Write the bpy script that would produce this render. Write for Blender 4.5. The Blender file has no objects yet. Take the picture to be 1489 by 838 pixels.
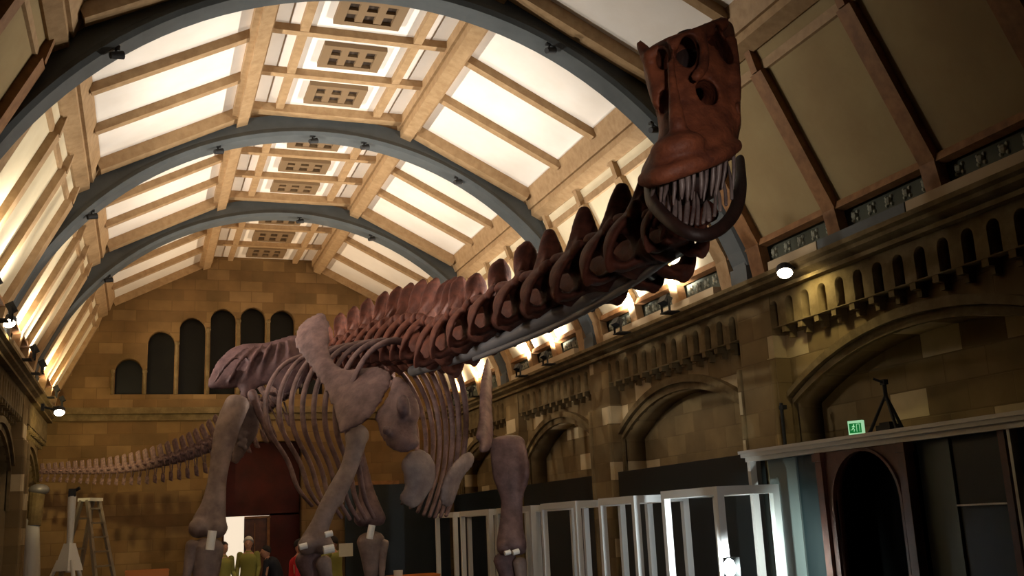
import bpy, bmesh, math, random
from mathutils import Vector, Matrix
from mathutils.geometry import delaunay_2d_cdt
random.seed(7)
SC = bpy.context.scene
COL = SC.collection
PI = math.pi

# ------------------------------------------------------------------ camera
F_PX, CX, CY = 1500.0, 744.5, 419.0
CAM_H = 1.75
def _basis():
    dy = Vector(((204-CX)/F_PX, -(785-CY)/F_PX, -1)).normalized()
    r = math.radians(-2.0)
    u = Vector((-math.sin(r), math.cos(r), 0))
    u = (u - dy*u.dot(dy)).normalized()
    dx = dy.cross(u)
    return Matrix((dx, dy, u))           # world = R @ cam
RM = _basis()
def ray(px, py):
    return RM @ Vector(((px-CX)/F_PX, -(py-CY)/F_PX, -1))
def at(px, py, Y):
    """point of the hall seen at a pixel, at hall depth Y (metres)"""
    d = ray(px, py)
    return d*(Y/d.y) + Vector((0, 0, CAM_H))
def pxm(px, py, Y):
    d = ray(px, py)*(Y/ray(px, py).y)
    c = RM.transposed() @ d
    return -c.z/F_PX                      # metres per pixel there

cam = bpy.data.cameras.new('camera'); co = bpy.data.objects.new('camera', cam); COL.objects.link(co)
cam.sensor_width = 36; cam.lens = F_PX/1489*36; cam.clip_end = 200
m4 = RM.to_4x4(); m4.translation = (0, 0, CAM_H); co.matrix_world = m4
SC.camera = co

# ------------------------------------------------------------------ materials
def mat(name, col, rough=.7, metal=0, noise=None, bump=0, nscale=6, emit=None, estr=0, spec=None, mix=.5):
    m = bpy.data.materials.new(name); m.use_nodes = True
    nt = m.node_tree; b = nt.nodes['Principled BSDF']
    b.inputs['Base Color'].default_value = (*col, 1)
    b.inputs['Roughness'].default_value = rough
    b.inputs['Metallic'].default_value = metal
    if spec is not None: b.inputs['Specular IOR Level'].default_value = spec
    if emit:
        b.inputs['Emission Color'].default_value = (*emit, 1); b.inputs['Emission Strength'].default_value = estr
    if noise or bump:
        tc = nt.nodes.new('ShaderNodeTexCoord')
        n = nt.nodes.new('ShaderNodeTexNoise'); n.inputs['Scale'].default_value = nscale; n.inputs['Detail'].default_value = 6
        n.inputs['Roughness'].default_value = .6
        nt.links.new(tc.outputs['Object'], n.inputs['Vector'])
        if noise:
            r = nt.nodes.new('ShaderNodeValToRGB')
            r.color_ramp.elements[0].position = .35; r.color_ramp.elements[0].color = (*noise, 1)
            r.color_ramp.elements[1].position = .65; r.color_ramp.elements[1].color = (*col, 1)
            nt.links.new(n.outputs['Fac'], r.inputs['Fac']); nt.links.new(r.outputs['Color'], b.inputs['Base Color'])
        if bump:
            bp = nt.nodes.new('ShaderNodeBump'); bp.inputs['Strength'].default_value = bump; bp.inputs['Distance'].default_value = .03
            nt.links.new(n.outputs['Fac'], bp.inputs['Height']); nt.links.new(bp.outputs['Normal'], b.inputs['Normal'])
    return m

def stone(name, axes, cols, bw=.62, bh=.31, pale=None):
    """coursed stone blocks; axes = which object axes run along / up the wall"""
    m = bpy.data.materials.new(name); m.use_nodes = True
    nt = m.node_tree; b = nt.nodes['Principled BSDF']; b.inputs['Roughness'].default_value = .92
    b.inputs['Specular IOR Level'].default_value = .15
    tc = nt.nodes.new('ShaderNodeTexCoord'); sp = nt.nodes.new('ShaderNodeSeparateXYZ'); cb = nt.nodes.new('ShaderNodeCombineXYZ')
    nt.links.new(tc.outputs['Object'], sp.inputs[0])
    nt.links.new(sp.outputs[axes[0]], cb.inputs[0]); nt.links.new(sp.outputs[axes[1]], cb.inputs[1])
    br = nt.nodes.new('ShaderNodeTexBrick')
    br.inputs['Scale'].default_value = 1; br.inputs['Brick Width'].default_value = bw; br.inputs['Row Height'].default_value = bh
    br.inputs['Mortar Size'].default_value = .008; br.inputs['Mortar Smooth'].default_value = .3; br.inputs['Bias'].default_value = 0
    br.inputs['Color1'].default_value = (0, 0, 0, 1); br.inputs['Color2'].default_value = (1, 1, 1, 1); br.inputs['Mortar'].default_value = (.2, .2, .2, 1)
    br.offset = .5
    nt.links.new(cb.outputs[0], br.inputs['Vector'])
    rp = nt.nodes.new('ShaderNodeValToRGB'); e = rp.color_ramp.elements
    e[0].position = 0; e[0].color = (*cols[0], 1); e[1].position = .8; e[1].color = (*cols[1], 1)
    x = e.new(.45); x.color = (*cols[2], 1)
    if pale: x = e.new(.86); x.color = (*pale, 1)
    nt.links.new(br.outputs['Color'], rp.inputs['Fac'])
    n = nt.nodes.new('ShaderNodeTexNoise'); n.inputs['Scale'].default_value = 1.7; n.inputs['Detail'].default_value = 8
    nt.links.new(tc.outputs['Object'], n.inputs['Vector'])
    mx = nt.nodes.new('ShaderNodeMix'); mx.data_type = 'RGBA'; mx.blend_type = 'OVERLAY'; mx.inputs['Factor'].default_value = .55
    nt.links.new(rp.outputs['Color'], mx.inputs['A']); nt.links.new(n.outputs['Fac'], mx.inputs['B'])
    nt.links.new(mx.outputs['Result'], b.inputs['Base Color'])
    bp = nt.nodes.new('ShaderNodeBump'); bp.inputs['Strength'].default_value = .5; bp.inputs['Distance'].default_value = .02
    ad = nt.nodes.new('ShaderNodeMath'); ad.operation = 'SUBTRACT'
    nt.links.new(n.outputs['Fac'], ad.inputs[0]); nt.links.new(br.outputs['Fac'], ad.inputs[1])
    nt.links.new(ad.outputs[0], bp.inputs['Height']); nt.links.new(bp.outputs['Normal'], b.inputs['Normal'])
    return m

def rgb(r, g, b):
    f = lambda c: (c/255/12.92 if c/255 <= .04045 else ((c/255+.055)/1.055)**2.4)
    return (f(r), f(g), f(b))

M = {}
M['wall_side'] = stone('side_wall_stone', (1, 2), (rgb(112, 94, 64), rgb(134, 114, 78), rgb(122, 102, 69)), .56, .29, rgb(188, 168, 130))
M['wall_end'] = stone('end_wall_stone', (0, 2), (rgb(104, 82, 52), rgb(124, 98, 62), rgb(112, 86, 54)), .5, .25, rgb(126, 100, 66))
M['stone_trim'] = mat('carved_stone', rgb(122, 104, 72), .9, noise=rgb(96, 80, 52), bump=.4, nscale=5, spec=.15)
M['floor'] = mat('dark_floor', rgb(60, 50, 42), .5, noise=rgb(48, 40, 34), nscale=2)
M['white_panel'] = mat('white_painted_board', rgb(240, 232, 220), .8, noise=rgb(232, 222, 208), nscale=1.2, spec=.2)
M['cream_dim'] = mat('dimmed_cream_board', rgb(156, 136, 96), .75, noise=rgb(144, 122, 84), nscale=1.3, spec=.2)
M['cream_lit'] = mat('lit_cream_board', rgb(218, 204, 172), .75, noise=rgb(206, 190, 156), nscale=1.3, spec=.2)  # lit copy of the board cream above, brightness of the bays in its colour
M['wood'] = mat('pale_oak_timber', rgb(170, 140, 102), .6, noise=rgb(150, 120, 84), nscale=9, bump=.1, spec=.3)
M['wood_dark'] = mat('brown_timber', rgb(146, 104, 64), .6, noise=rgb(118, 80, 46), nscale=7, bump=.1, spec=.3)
M['arch'] = mat('slate_blue_paint', rgb(86, 90, 90), .6, noise=rgb(77, 81, 81), nscale=3, spec=.3)
M['grille'] = mat('brown_grille', rgb(120, 96, 66), .7)
M['grille_shade'] = mat('brown_hole_shade', rgb(62, 46, 30), .9)
M['black'] = mat('matt_black', (.006, .006, .006), .7)
M['niche_shade'] = mat('shade_black', (.004, .004, .004), .95, spec=0)  # near-black lining, shade inside the cabinet opening put into the colour
M['board'] = mat('dark_green_black_board', rgb(24, 30, 30), .32, spec=.5)
M['board_grey'] = mat('blue_grey_board', rgb(100, 108, 104), .35, spec=.5)
M['board_teal'] = mat('dark_teal_board', rgb(26, 37, 38), .3, spec=.5)
M['silver'] = mat('brushed_aluminium', rgb(206, 202, 192), .35, .25)
M['case_white'] = mat('white_frame_paint', rgb(226, 226, 220), .5)
M['brown_door'] = mat('brown_stained_wood', rgb(92, 52, 34), .5, noise=rgb(70, 38, 24), nscale=8)
M['red_wall'] = mat('dark_red_hanging', rgb(78, 20, 12), .85, noise=rgb(56, 15, 9), nscale=2)
M['glass_dark'] = mat('dark_window_glass', rgb(26, 26, 18), .3, noise=rgb(20, 20, 15), nscale=2, spec=.3)
M['rosette'] = mat('pale_rosette', rgb(150, 150, 130), .7)
M['ornament'] = mat('grey_green_band', rgb(72, 74, 58), .8)
M['plaster'] = mat('pale_plaster_strip', rgb(178, 158, 126), .8)
M['bone'] = mat('mauve_brown_bone', rgb(118, 92, 88), .6, noise=rgb(78, 57, 57), nscale=5, bump=.55, spec=.35)
M['bone_pale'] = mat('grey_brown_bone', rgb(140, 120, 110), .6, noise=rgb(102, 84, 78), nscale=4, bump=.55, spec=.35)
M['bone_mauve'] = mat('dark_mauve_bone', rgb(102, 76, 76), .65, noise=rgb(68, 48, 50), nscale=5, bump=.55, spec=.3)
M['bone_red'] = mat('red_brown_bone', rgb(98, 54, 40), .7, noise=rgb(64, 34, 26), nscale=5, bump=.55, spec=.2)
M['bone_skull'] = mat('rust_brown_bone', rgb(150, 86, 58), .6, noise=rgb(98, 54, 40), nscale=6, bump=.8, spec=.4)
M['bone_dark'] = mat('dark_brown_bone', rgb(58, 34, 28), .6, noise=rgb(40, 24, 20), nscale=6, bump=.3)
M['tooth'] = mat('grey_tooth', rgb(138, 124, 120), .4, noise=rgb(92, 78, 78), nscale=9)
M['steel'] = mat('grey_steel_tube', rgb(120, 116, 116), .45, .4)
M['pin'] = mat('white_pin', rgb(236, 232, 224), .5)
M['hivis'] = mat('yellow_green_vest', rgb(142, 140, 66), .8)
M['navy'] = mat('dark_navy_cloth', rgb(26, 28, 36), .9)
M['red_cloth'] = mat('red_cloth', rgb(190, 22, 34), .8)
M['skin'] = mat('skin', rgb(190, 140, 112), .6)
M['helmet'] = mat('white_helmet', rgb(226, 222, 212), .4)
M['hair'] = mat('dark_hair', rgb(34, 26, 22), .8)
M['alu'] = mat('dull_aluminium', rgb(150, 140, 122), .45, .5)
M['stand_white'] = mat('pale_grey_paint', rgb(206, 202, 190), .5)
M['orange'] = mat('orange_plastic', rgb(200, 120, 40), .5)
M['paper'] = mat('white_card', rgb(216, 208, 186), .8)
M['lamp'] = mat('lamp_lens', (1, 1, 1), .3, emit=(1, .86, .66), estr=14)
M['led'] = mat('cool_led_lens', (1, 1, 1), .3, emit=(.82, .95, 1), estr=10)
M['exit_green'] = mat('green_lit_sign', rgb(20, 140, 70), .4, emit=rgb(20, 150, 70), estr=.35)
M['exit_white'] = mat('white_lit_sign', rgb(210, 250, 215), .4, emit=rgb(180, 245, 190), estr=.6)
M['corridor_glow'] = mat('glowing_corridor_wall', rgb(250, 236, 212), .8, emit=rgb(252, 232, 204), estr=.95)

# ------------------------------------------------------------------ builders
def wloc(o):
    v = Vector((0, 0, 0))
    while o: v += o.location; o = o.parent
    return v
def link(name, me, m, parent=None, smooth=False):
    o = bpy.data.objects.new(name, me); COL.objects.link(o)
    if parent:
        off = wloc(parent); o.parent = parent
        me.transform(Matrix.Translation(-off))
    if m is not None:
        me.materials.clear()
        for x in (m if isinstance(m, (list, tuple)) else [m]): me.materials.append(x)
    if smooth:
        for p in me.polygons: p.use_smooth = True
    return o
def obj(name, bm, m, parent=None, smooth=False):
    bmesh.ops.recalc_face_normals(bm, faces=bm.faces)
    me = bpy.data.meshes.new(name); bm.to_mesh(me); bm.free()
    return link(name, me, m, parent, smooth)
def tag(o, label, cat, group=None, kind=None):
    o['label'] = label; o['category'] = cat
    if group: o['group'] = group
    if kind: o['kind'] = kind
    return o
def thing(name, loc, label, cat, group=None):
    o = bpy.data.objects.new(name, None); COL.objects.link(o); o.location = loc
    o.empty_display_size = .2
    return tag(o, label, cat, group)
def struct(name, bm, m, label=None, parent=None, smooth=False):
    o = obj(name, bm, m, parent, smooth)
    if not parent:
        o['kind'] = 'structure'
        if label: o['label'] = label
    return o
def BM(): return bmesh.new()
def box(bm, c, s, rot=None, mi=0):
    mt = Matrix.Translation(c) @ (rot.to_4x4() if rot else Matrix()) @ Matrix.Diagonal((*s, 1))
    r = bmesh.ops.create_cube(bm, size=1, matrix=mt)
    if mi:
        for f in {f for v in r['verts'] for f in v.link_faces}: f.material_index = mi
def box2(bm, a, b, mi=0):
    box(bm, [(a[i]+b[i])/2 for i in range(3)], [abs(b[i]-a[i]) for i in range(3)], None, mi)
def bar(bm, p, q, w, h, up=(0, 0, 1)):
    """rectangular bar from p to q, w across, h along up"""
    p, q, up = Vector(p), Vector(q), Vector(up)
    y = (q-p); L = y.length; y.normalize(); x = y.cross(up).normalized(); z = x.cross(y)
    R = Matrix((x, y, z)).transposed()
    box(bm, (p+q)/2, (w, L, h), R)
def cyl(bm, p, q, r1, r2=None, n=14):
    p, q = Vector(p), Vector(q); d = q-p
    R = d.to_track_quat('Z', 'Y').to_matrix().to_4x4()
    bmesh.ops.create_cone(bm, cap_ends=True, segments=n, radius1=r1, radius2=r1 if r2 is None else r2, depth=d.length, matrix=Matrix.Translation((p+q)/2) @ R)
def ball(bm, c, r, s=(1, 1, 1), rot=None, n=12):
    mt = Matrix.Translation(c) @ (rot.to_4x4() if rot else Matrix()) @ Matrix.Diagonal((r*s[0], r*s[1], r*s[2], 1))
    bmesh.ops.create_uvsphere(bm, u_segments=n, v_segments=max(6, n*2//3), radius=1, matrix=mt)
def extrude_y(bm, prof, y0, y1, cx=0.0, sx=1):
    """closed profile [(x,z)...] run along the hall"""
    a = [bm.verts.new((cx+sx*x, y0, z)) for x, z in prof]; b = [bm.verts.new((cx+sx*x, y1, z)) for x, z in prof]
    n = len(prof)
    for i in range(n): bm.faces.new((a[i], a[(i+1) % n], b[(i+1) % n], b[i]))
    bm.faces.new(a); bm.faces.new(b[::-1])
def slab(name, loops, thick, place):
    """flat slab with holes: loops of 2D points; place(u,v,w) -> world"""
    cu = bpy.data.curves.new(name, 'CURVE'); cu.dimensions = '2D'; cu.fill_mode = 'BOTH'; cu.extrude = thick/2
    for lp in loops:
        s = cu.splines.new('POLY'); s.points.add(len(lp)-1); s.use_cyclic_u = True
        for p, (u, v) in zip(s.points, lp): p.co = (u, v, 0, 1)
    o = bpy.data.objects.new(name, cu); COL.objects.link(o)
    dg = bpy.context.evaluated_depsgraph_get(); dg.update()
    me = bpy.data.meshes.new_from_object(o.evaluated_get(dg))
    bpy.data.objects.remove(o); bpy.data.curves.remove(cu)
    bm = BM(); bm.from_mesh(me); bpy.data.meshes.remove(me)
    bmesh.ops.remove_doubles(bm, verts=bm.verts, dist=1e-5)
    for v in bm.verts: v.co = place(*v.co)
    return bm
def archloop(c, hw, z0, zs, za, n=14):
    """opening: straight to zs, segmental/round head to za"""
    rise = za-zs; R = (hw*hw+rise*rise)/(2*rise); zc = za-R; a0 = math.asin(min(1, hw/R))
    if rise > hw*.999: a0 = PI/2
    pts = [(c-hw, z0)]
    pts += [(c+R*math.sin(-a0+2*a0*i/n), zc+R*math.cos(-a0+2*a0*i/n)) for i in range(n+1)]
    pts += [(c+hw, z0)]
    return pts

def frame(t, ref):
    t = t.normalized(); a = (ref - t*ref.dot(t))
    if a.length < 1e-4: a = t.orthogonal()
    a.normalize(); return a, t.cross(a)
def catmull(P, k):
    out = []
    n = len(P)
    for i in range(n-1):
        p0 = P[max(i-1, 0)]; p1 = P[i]; p2 = P[i+1]; p3 = P[min(i+2, n-1)]
        for j in range(k):
            t = j/k
            out.append([.5*((2*b)+(-a+c)*t+(2*a-5*b+4*c-d)*t*t+(-a+3*b-3*c+d)*t**3) for a, b, c, d in zip(p0, p1, p2, p3)])
    out.append(list(P[-1])); return out
def loft(bm, pts, rads, ref=(0, 0, 1), seg=12, k=4, round_ends=True):
    """smooth organic limb: points, (ra, rb) radii along / across ref"""
    P = [list(p)+(list(r) if isinstance(r, (tuple, list)) else [r, r]) for p, r in zip(pts, rads)]
    S = catmull(P, k); ref = Vector(ref)
    C = [Vector(s[:3]) for s in S]; R = [(max(s[3], .004), max(s[4], .004)) for s in S]
    rings = []
    def ring(c, a, b, ra, rb):
        return [bm.verts.new(c+a*(ra*math.cos(2*PI*i/seg))+b*(rb*math.sin(2*PI*i/seg))) for i in range(seg)]
    n = len(C)
    for i in range(n):
        t = (C[min(i+1, n-1)]-C[max(i-1, 0)]); a, b = frame(t, ref); ra, rb = R[i]
        t.normalize()
        if i == 0 and round_ends:
            rm = min(ra, rb)
            for q in (.92, .6): rings.append(ring(C[0]-t*rm*q*.8, a, b, ra*math.sqrt(1-q*q), rb*math.sqrt(1-q*q)))
        rings.append(ring(C[i], a, b, ra, rb))
        if i == n-1 and round_ends:
            rm = min(ra, rb)
            for q in (.6, .92): rings.append(ring(C[i]+t*rm*q*.8, a, b, ra*math.sqrt(1-q*q), rb*math.sqrt(1-q*q)))
    for r0, r1 in zip(rings, rings[1:]):
        for i in range(seg): bm.faces.new((r0[i], r0[(i+1) % seg], r1[(i+1) % seg], r1[i]))
    bm.faces.new(rings[0][::-1]); bm.faces.new(rings[-1])
def fuse(bm, voxel, smooth=4, holes=None):
    """weld overlapping shapes into one continuous surface"""
    bmesh.ops.recalc_face_normals(bm, faces=bm.faces)
    me = bpy.data.meshes.new('tmp'); bm.to_mesh(me); bm.free()
    o = bpy.data.objects.new('tmp', me); COL.objects.link(o)
    kill = []
    r = o.modifiers.new('r', 'REMESH'); r.mode = 'VOXEL'; r.voxel_size = voxel
    if holes:
        hm = bpy.data.meshes.new('h'); holes.to_mesh(hm); holes.free()
        ho = bpy.data.objects.new('h', hm); COL.objects.link(ho); kill.append(ho)
        hr = ho.modifiers.new('r', 'REMESH'); hr.mode = 'VOXEL'; hr.voxel_size = voxel
        d = o.modifiers.new('b', 'BOOLEAN'); d.operation = 'DIFFERENCE'; d.object = ho; d.solver = 'EXACT'
        r2 = o.modifiers.new('r2', 'REMESH'); r2.mode = 'VOXEL'; r2.voxel_size = voxel
    if smooth:
        s = o.modifiers.new('s', 'SMOOTH'); s.factor = .5; s.iterations = smooth
    dg = bpy.context.evaluated_depsgraph_get(); dg.update()
    out = bpy.data.meshes.new_from_object(o.evaluated_get(dg))
    for x in [o]+kill: bpy.data.objects.remove(x)
    return out
def bone(name, bm, m, parent, voxel=.03, smooth=3, holes=None):
    return link(name, fuse(bm, voxel, smooth, holes), m, parent, True)

# ------------------------------------------------------------------ the hall
HX = 2.5                                   # centre line of the hall
YS = [-3.0, 1.0, 5.4, 10.6, 15.2, 19.5, 24.0]
WALL = 4.6                                 # half width
Y0, Y1 = -3.0, 24.0

b = BM(); box2(b, (HX-6, Y0-.5, -.2), (HX+6, Y1+3.5, 0)); struct('floor', b, M['floor'], 'dark floor of the hall')

# side walls: blind arches, backing, pilasters, corbel table, cornice
def side_wall(s, nm):
    face = HX+s*WALL
    loops = [[(Y0, 0), (Y1, 0), (Y1, 5.2), (Y0, 5.2)]]
    cs = []
    for a, c in zip(YS, YS[1:]):
        mid, hw = (a+c)/2, (c-a)/2-.46
        cs.append((mid, hw)); loops.append(archloop(mid, hw, .02, 2.95, 3.46))
    b = slab('w', loops, .34, lambda u, v, w: Vector((face+s*(.17+w), u, v)))
    box2(b, (face+s*.34, Y0, 0), (face+s*.6, Y1, 8.3))
    w = struct('wall_'+nm, b, M['wall_side'], nm+' side wall of coursed stone with blind arches')
    # moulded archivolts
    for mid, hw in cs:
        b = BM()
        for r0, r1, pr in ((.0, .1, .05), (.1, .2, .1)):
            out = archloop(mid, hw+r1, 2.3, 2.95+r0*.4, 3.46+r1, 20); inn = archloop(mid, hw+r0, 2.3, 2.95+r0*.4, 3.46+r0, 20)
            A = [bm_ for bm_ in ()]
            for d in (0, 1):
                x = face-s*(pr if d else -.02)
                A.append([b.verts.new((x, u, v)) for u, v in out]); A.append([b.verts.new((x, u, v)) for u, v in inn])
            n = len(out)
            for i in range(n-1):
                b.faces.new((A[2][i], A[2][i+1], A[3][i+1], A[3][i]))
                b.faces.new((A[0][i], A[0][i+1], A[2][i+1], A[2][i]))
                b.faces.new((A[1][i], A[3][i], A[3][i+1], A[1][i+1]))
        struct('arch_moulding', b, M['stone_trim'], None, w)
    for y in YS[1:-1]:
        b = BM(); box2(b, (face-s*.2, y-.42, 0), (face+s*.05, y+.42, 3.5))
        box2(b, (face-s*.17, y-.36, 3.5), (face+s*.05, y+.36, 4.3))
        for q in (-.36, .36): cyl(b, (face-s*.2, y+q, 0), (face-s*.2, y+q, 3.46), .045)
        struct('pilaster', b, M['wall_side'], None, w)
    # corbel table: a course of little round-headed recesses
    N = int((Y1-Y0)/.31); loops = [[(Y0, 3.86), (Y1, 3.86), (Y1, 4.22), (Y0, 4.22)]]
    ctr = [Y0+.31*(i+.5) for i in range(N)]
    loops = [[(Y0, 3.84), (Y1, 3.84), (Y1, 4.26), (Y0, 4.26)]]
    for c in ctr: loops.append(archloop(c, .075, 3.85, 4.09, 4.165, 8))
    b = slab('c', loops, .16, lambda u, v, w_: Vector((face-s*(.08+w_), u, v)))
    for i in range(N+1):
        y = Y0+.31*i
        box2(b, (face-s*.15, y-.04, 3.77), (face, y+.04, 3.86)); box2(b, (face-s*.08, y-.03, 3.7), (face, y+.03, 3.78))
    struct('corbel_table', b, M['stone_trim'], None, w)
    b = BM()
    extrude_y(b, [(WALL+.05, 4.24), (WALL-.26, 4.24), (WALL-.26, 4.28), (WALL-.2, 4.31), (WALL-.3, 4.35), (WALL-.3, 4.39), (WALL-.36, 4.41), (WALL-.36, 4.46), (WALL+.05, 4.46)], Y0, Y1, HX, s)
    struct('cornice', b, M['stone_trim'], None, w)
    return w
side_wall(1, 'right'); side_wall(-1, 'left')
# pale patches of plaster running along the cornice
for (s, a, c, m) in ((1, 5.6, 7.6, 'plaster'), (1, 7.62, 9.0, 'arch'), (1, 9.02, 9.95, 'plaster'), (1, 11.2, 14.6, 'plaster'), (1, 15.8, 19.0, 'plaster'), (-1, 11.2, 14.6, 'plaster'), (-1, 15.8, 19.0, 'plaster')):
    b = BM(); extrude_y(b, [(WALL-.33, 4.46), (WALL-.33, 4.57), (WALL+.05, 4.57), (WALL+.05, 4.46)], a, c, HX, s)
    o = struct('trim_0', b, M[m], 'flat strip lying along the top of the cornice'); 

# roof shell
SKY0, SKY1 = (1.30, 7.98), (3.26, 6.98)
b = BM()
prof = [(WALL+.6, 4.6), (WALL+.6, 5.4), (3.9, 7.4), (1.5, 8.5), (-1.5, 8.5), (-3.9, 7.4), (-WALL-.6, 5.4), (-WALL-.6, 4.6),
        (-WALL-.4, 4.6), (-WALL-.4, 5.3), (-3.75, 7.2), (-1.4, 8.3), (1.4, 8.3), (3.75, 7.2), (WALL+.4, 5.3), (WALL+.4, 4.6)]
for i in range(7):
    j = 15-i
    q = [prof[i], prof[i+1], prof[j-1], prof[j]]
    extrude_y(b, q, Y0, Y1+.4, HX)
ceil = struct('ceiling', b, M['cream_dim'], 'timber and plaster vaulted ceiling of the hall')
b = BM(); box2(b, (HX-1.3, Y0, 8.06), (HX+1.3, Y1, 8.12)); struct('ridge_board', b, M['white_panel'], None, ceil)

LOW0, LOW1 = (3.62, 6.36), (4.36, 4.86)     # lower slope, top and foot
trim = 1
def run(name, prof, m, label, s=1, y0=Y0, y1=Y1):
    global trim
    b = BM(); extrude_y(b, prof, y0, y1, HX, s)
    o = struct('trim_%d' % trim, b, m, label); trim += 1
    return o
for s, sd in ((1, 'right'), (-1, 'left')):
    run('', [(1.14, 8.06), (1.14, 7.9), (1.18, 7.9), (1.18, 7.78), (1.34, 7.72), (1.34, 7.8), (1.42, 7.8), (1.42, 8.0), (1.3, 8.06)], M['wood'], 'moulded timber beam along the %s edge of the ridge' % sd, s)
    run('', [(3.2, 7.02), (3.3, 6.72), (3.34, 6.72), (3.34, 6.62), (3.5, 6.54), (3.56, 6.56), (3.56, 6.66), (3.66, 6.66), (3.66, 7.0), (3.4, 7.06)], M['wood'], 'heavy timber purlin below the %s roof lights' % sd, s)
    run('', [(3.58, 6.44), (3.6, 6.34), (3.7, 6.32), (3.76, 6.42)], M['wood'], 'thin timber rail below the %s purlin' % sd, s)
    run('', [(4.30, 4.90), (4.28, 4.82), (4.38, 4.80), (4.46, 4.88)], M['wood_dark'], 'timber rail at the foot of the %s lower slope' % sd, s)

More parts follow.
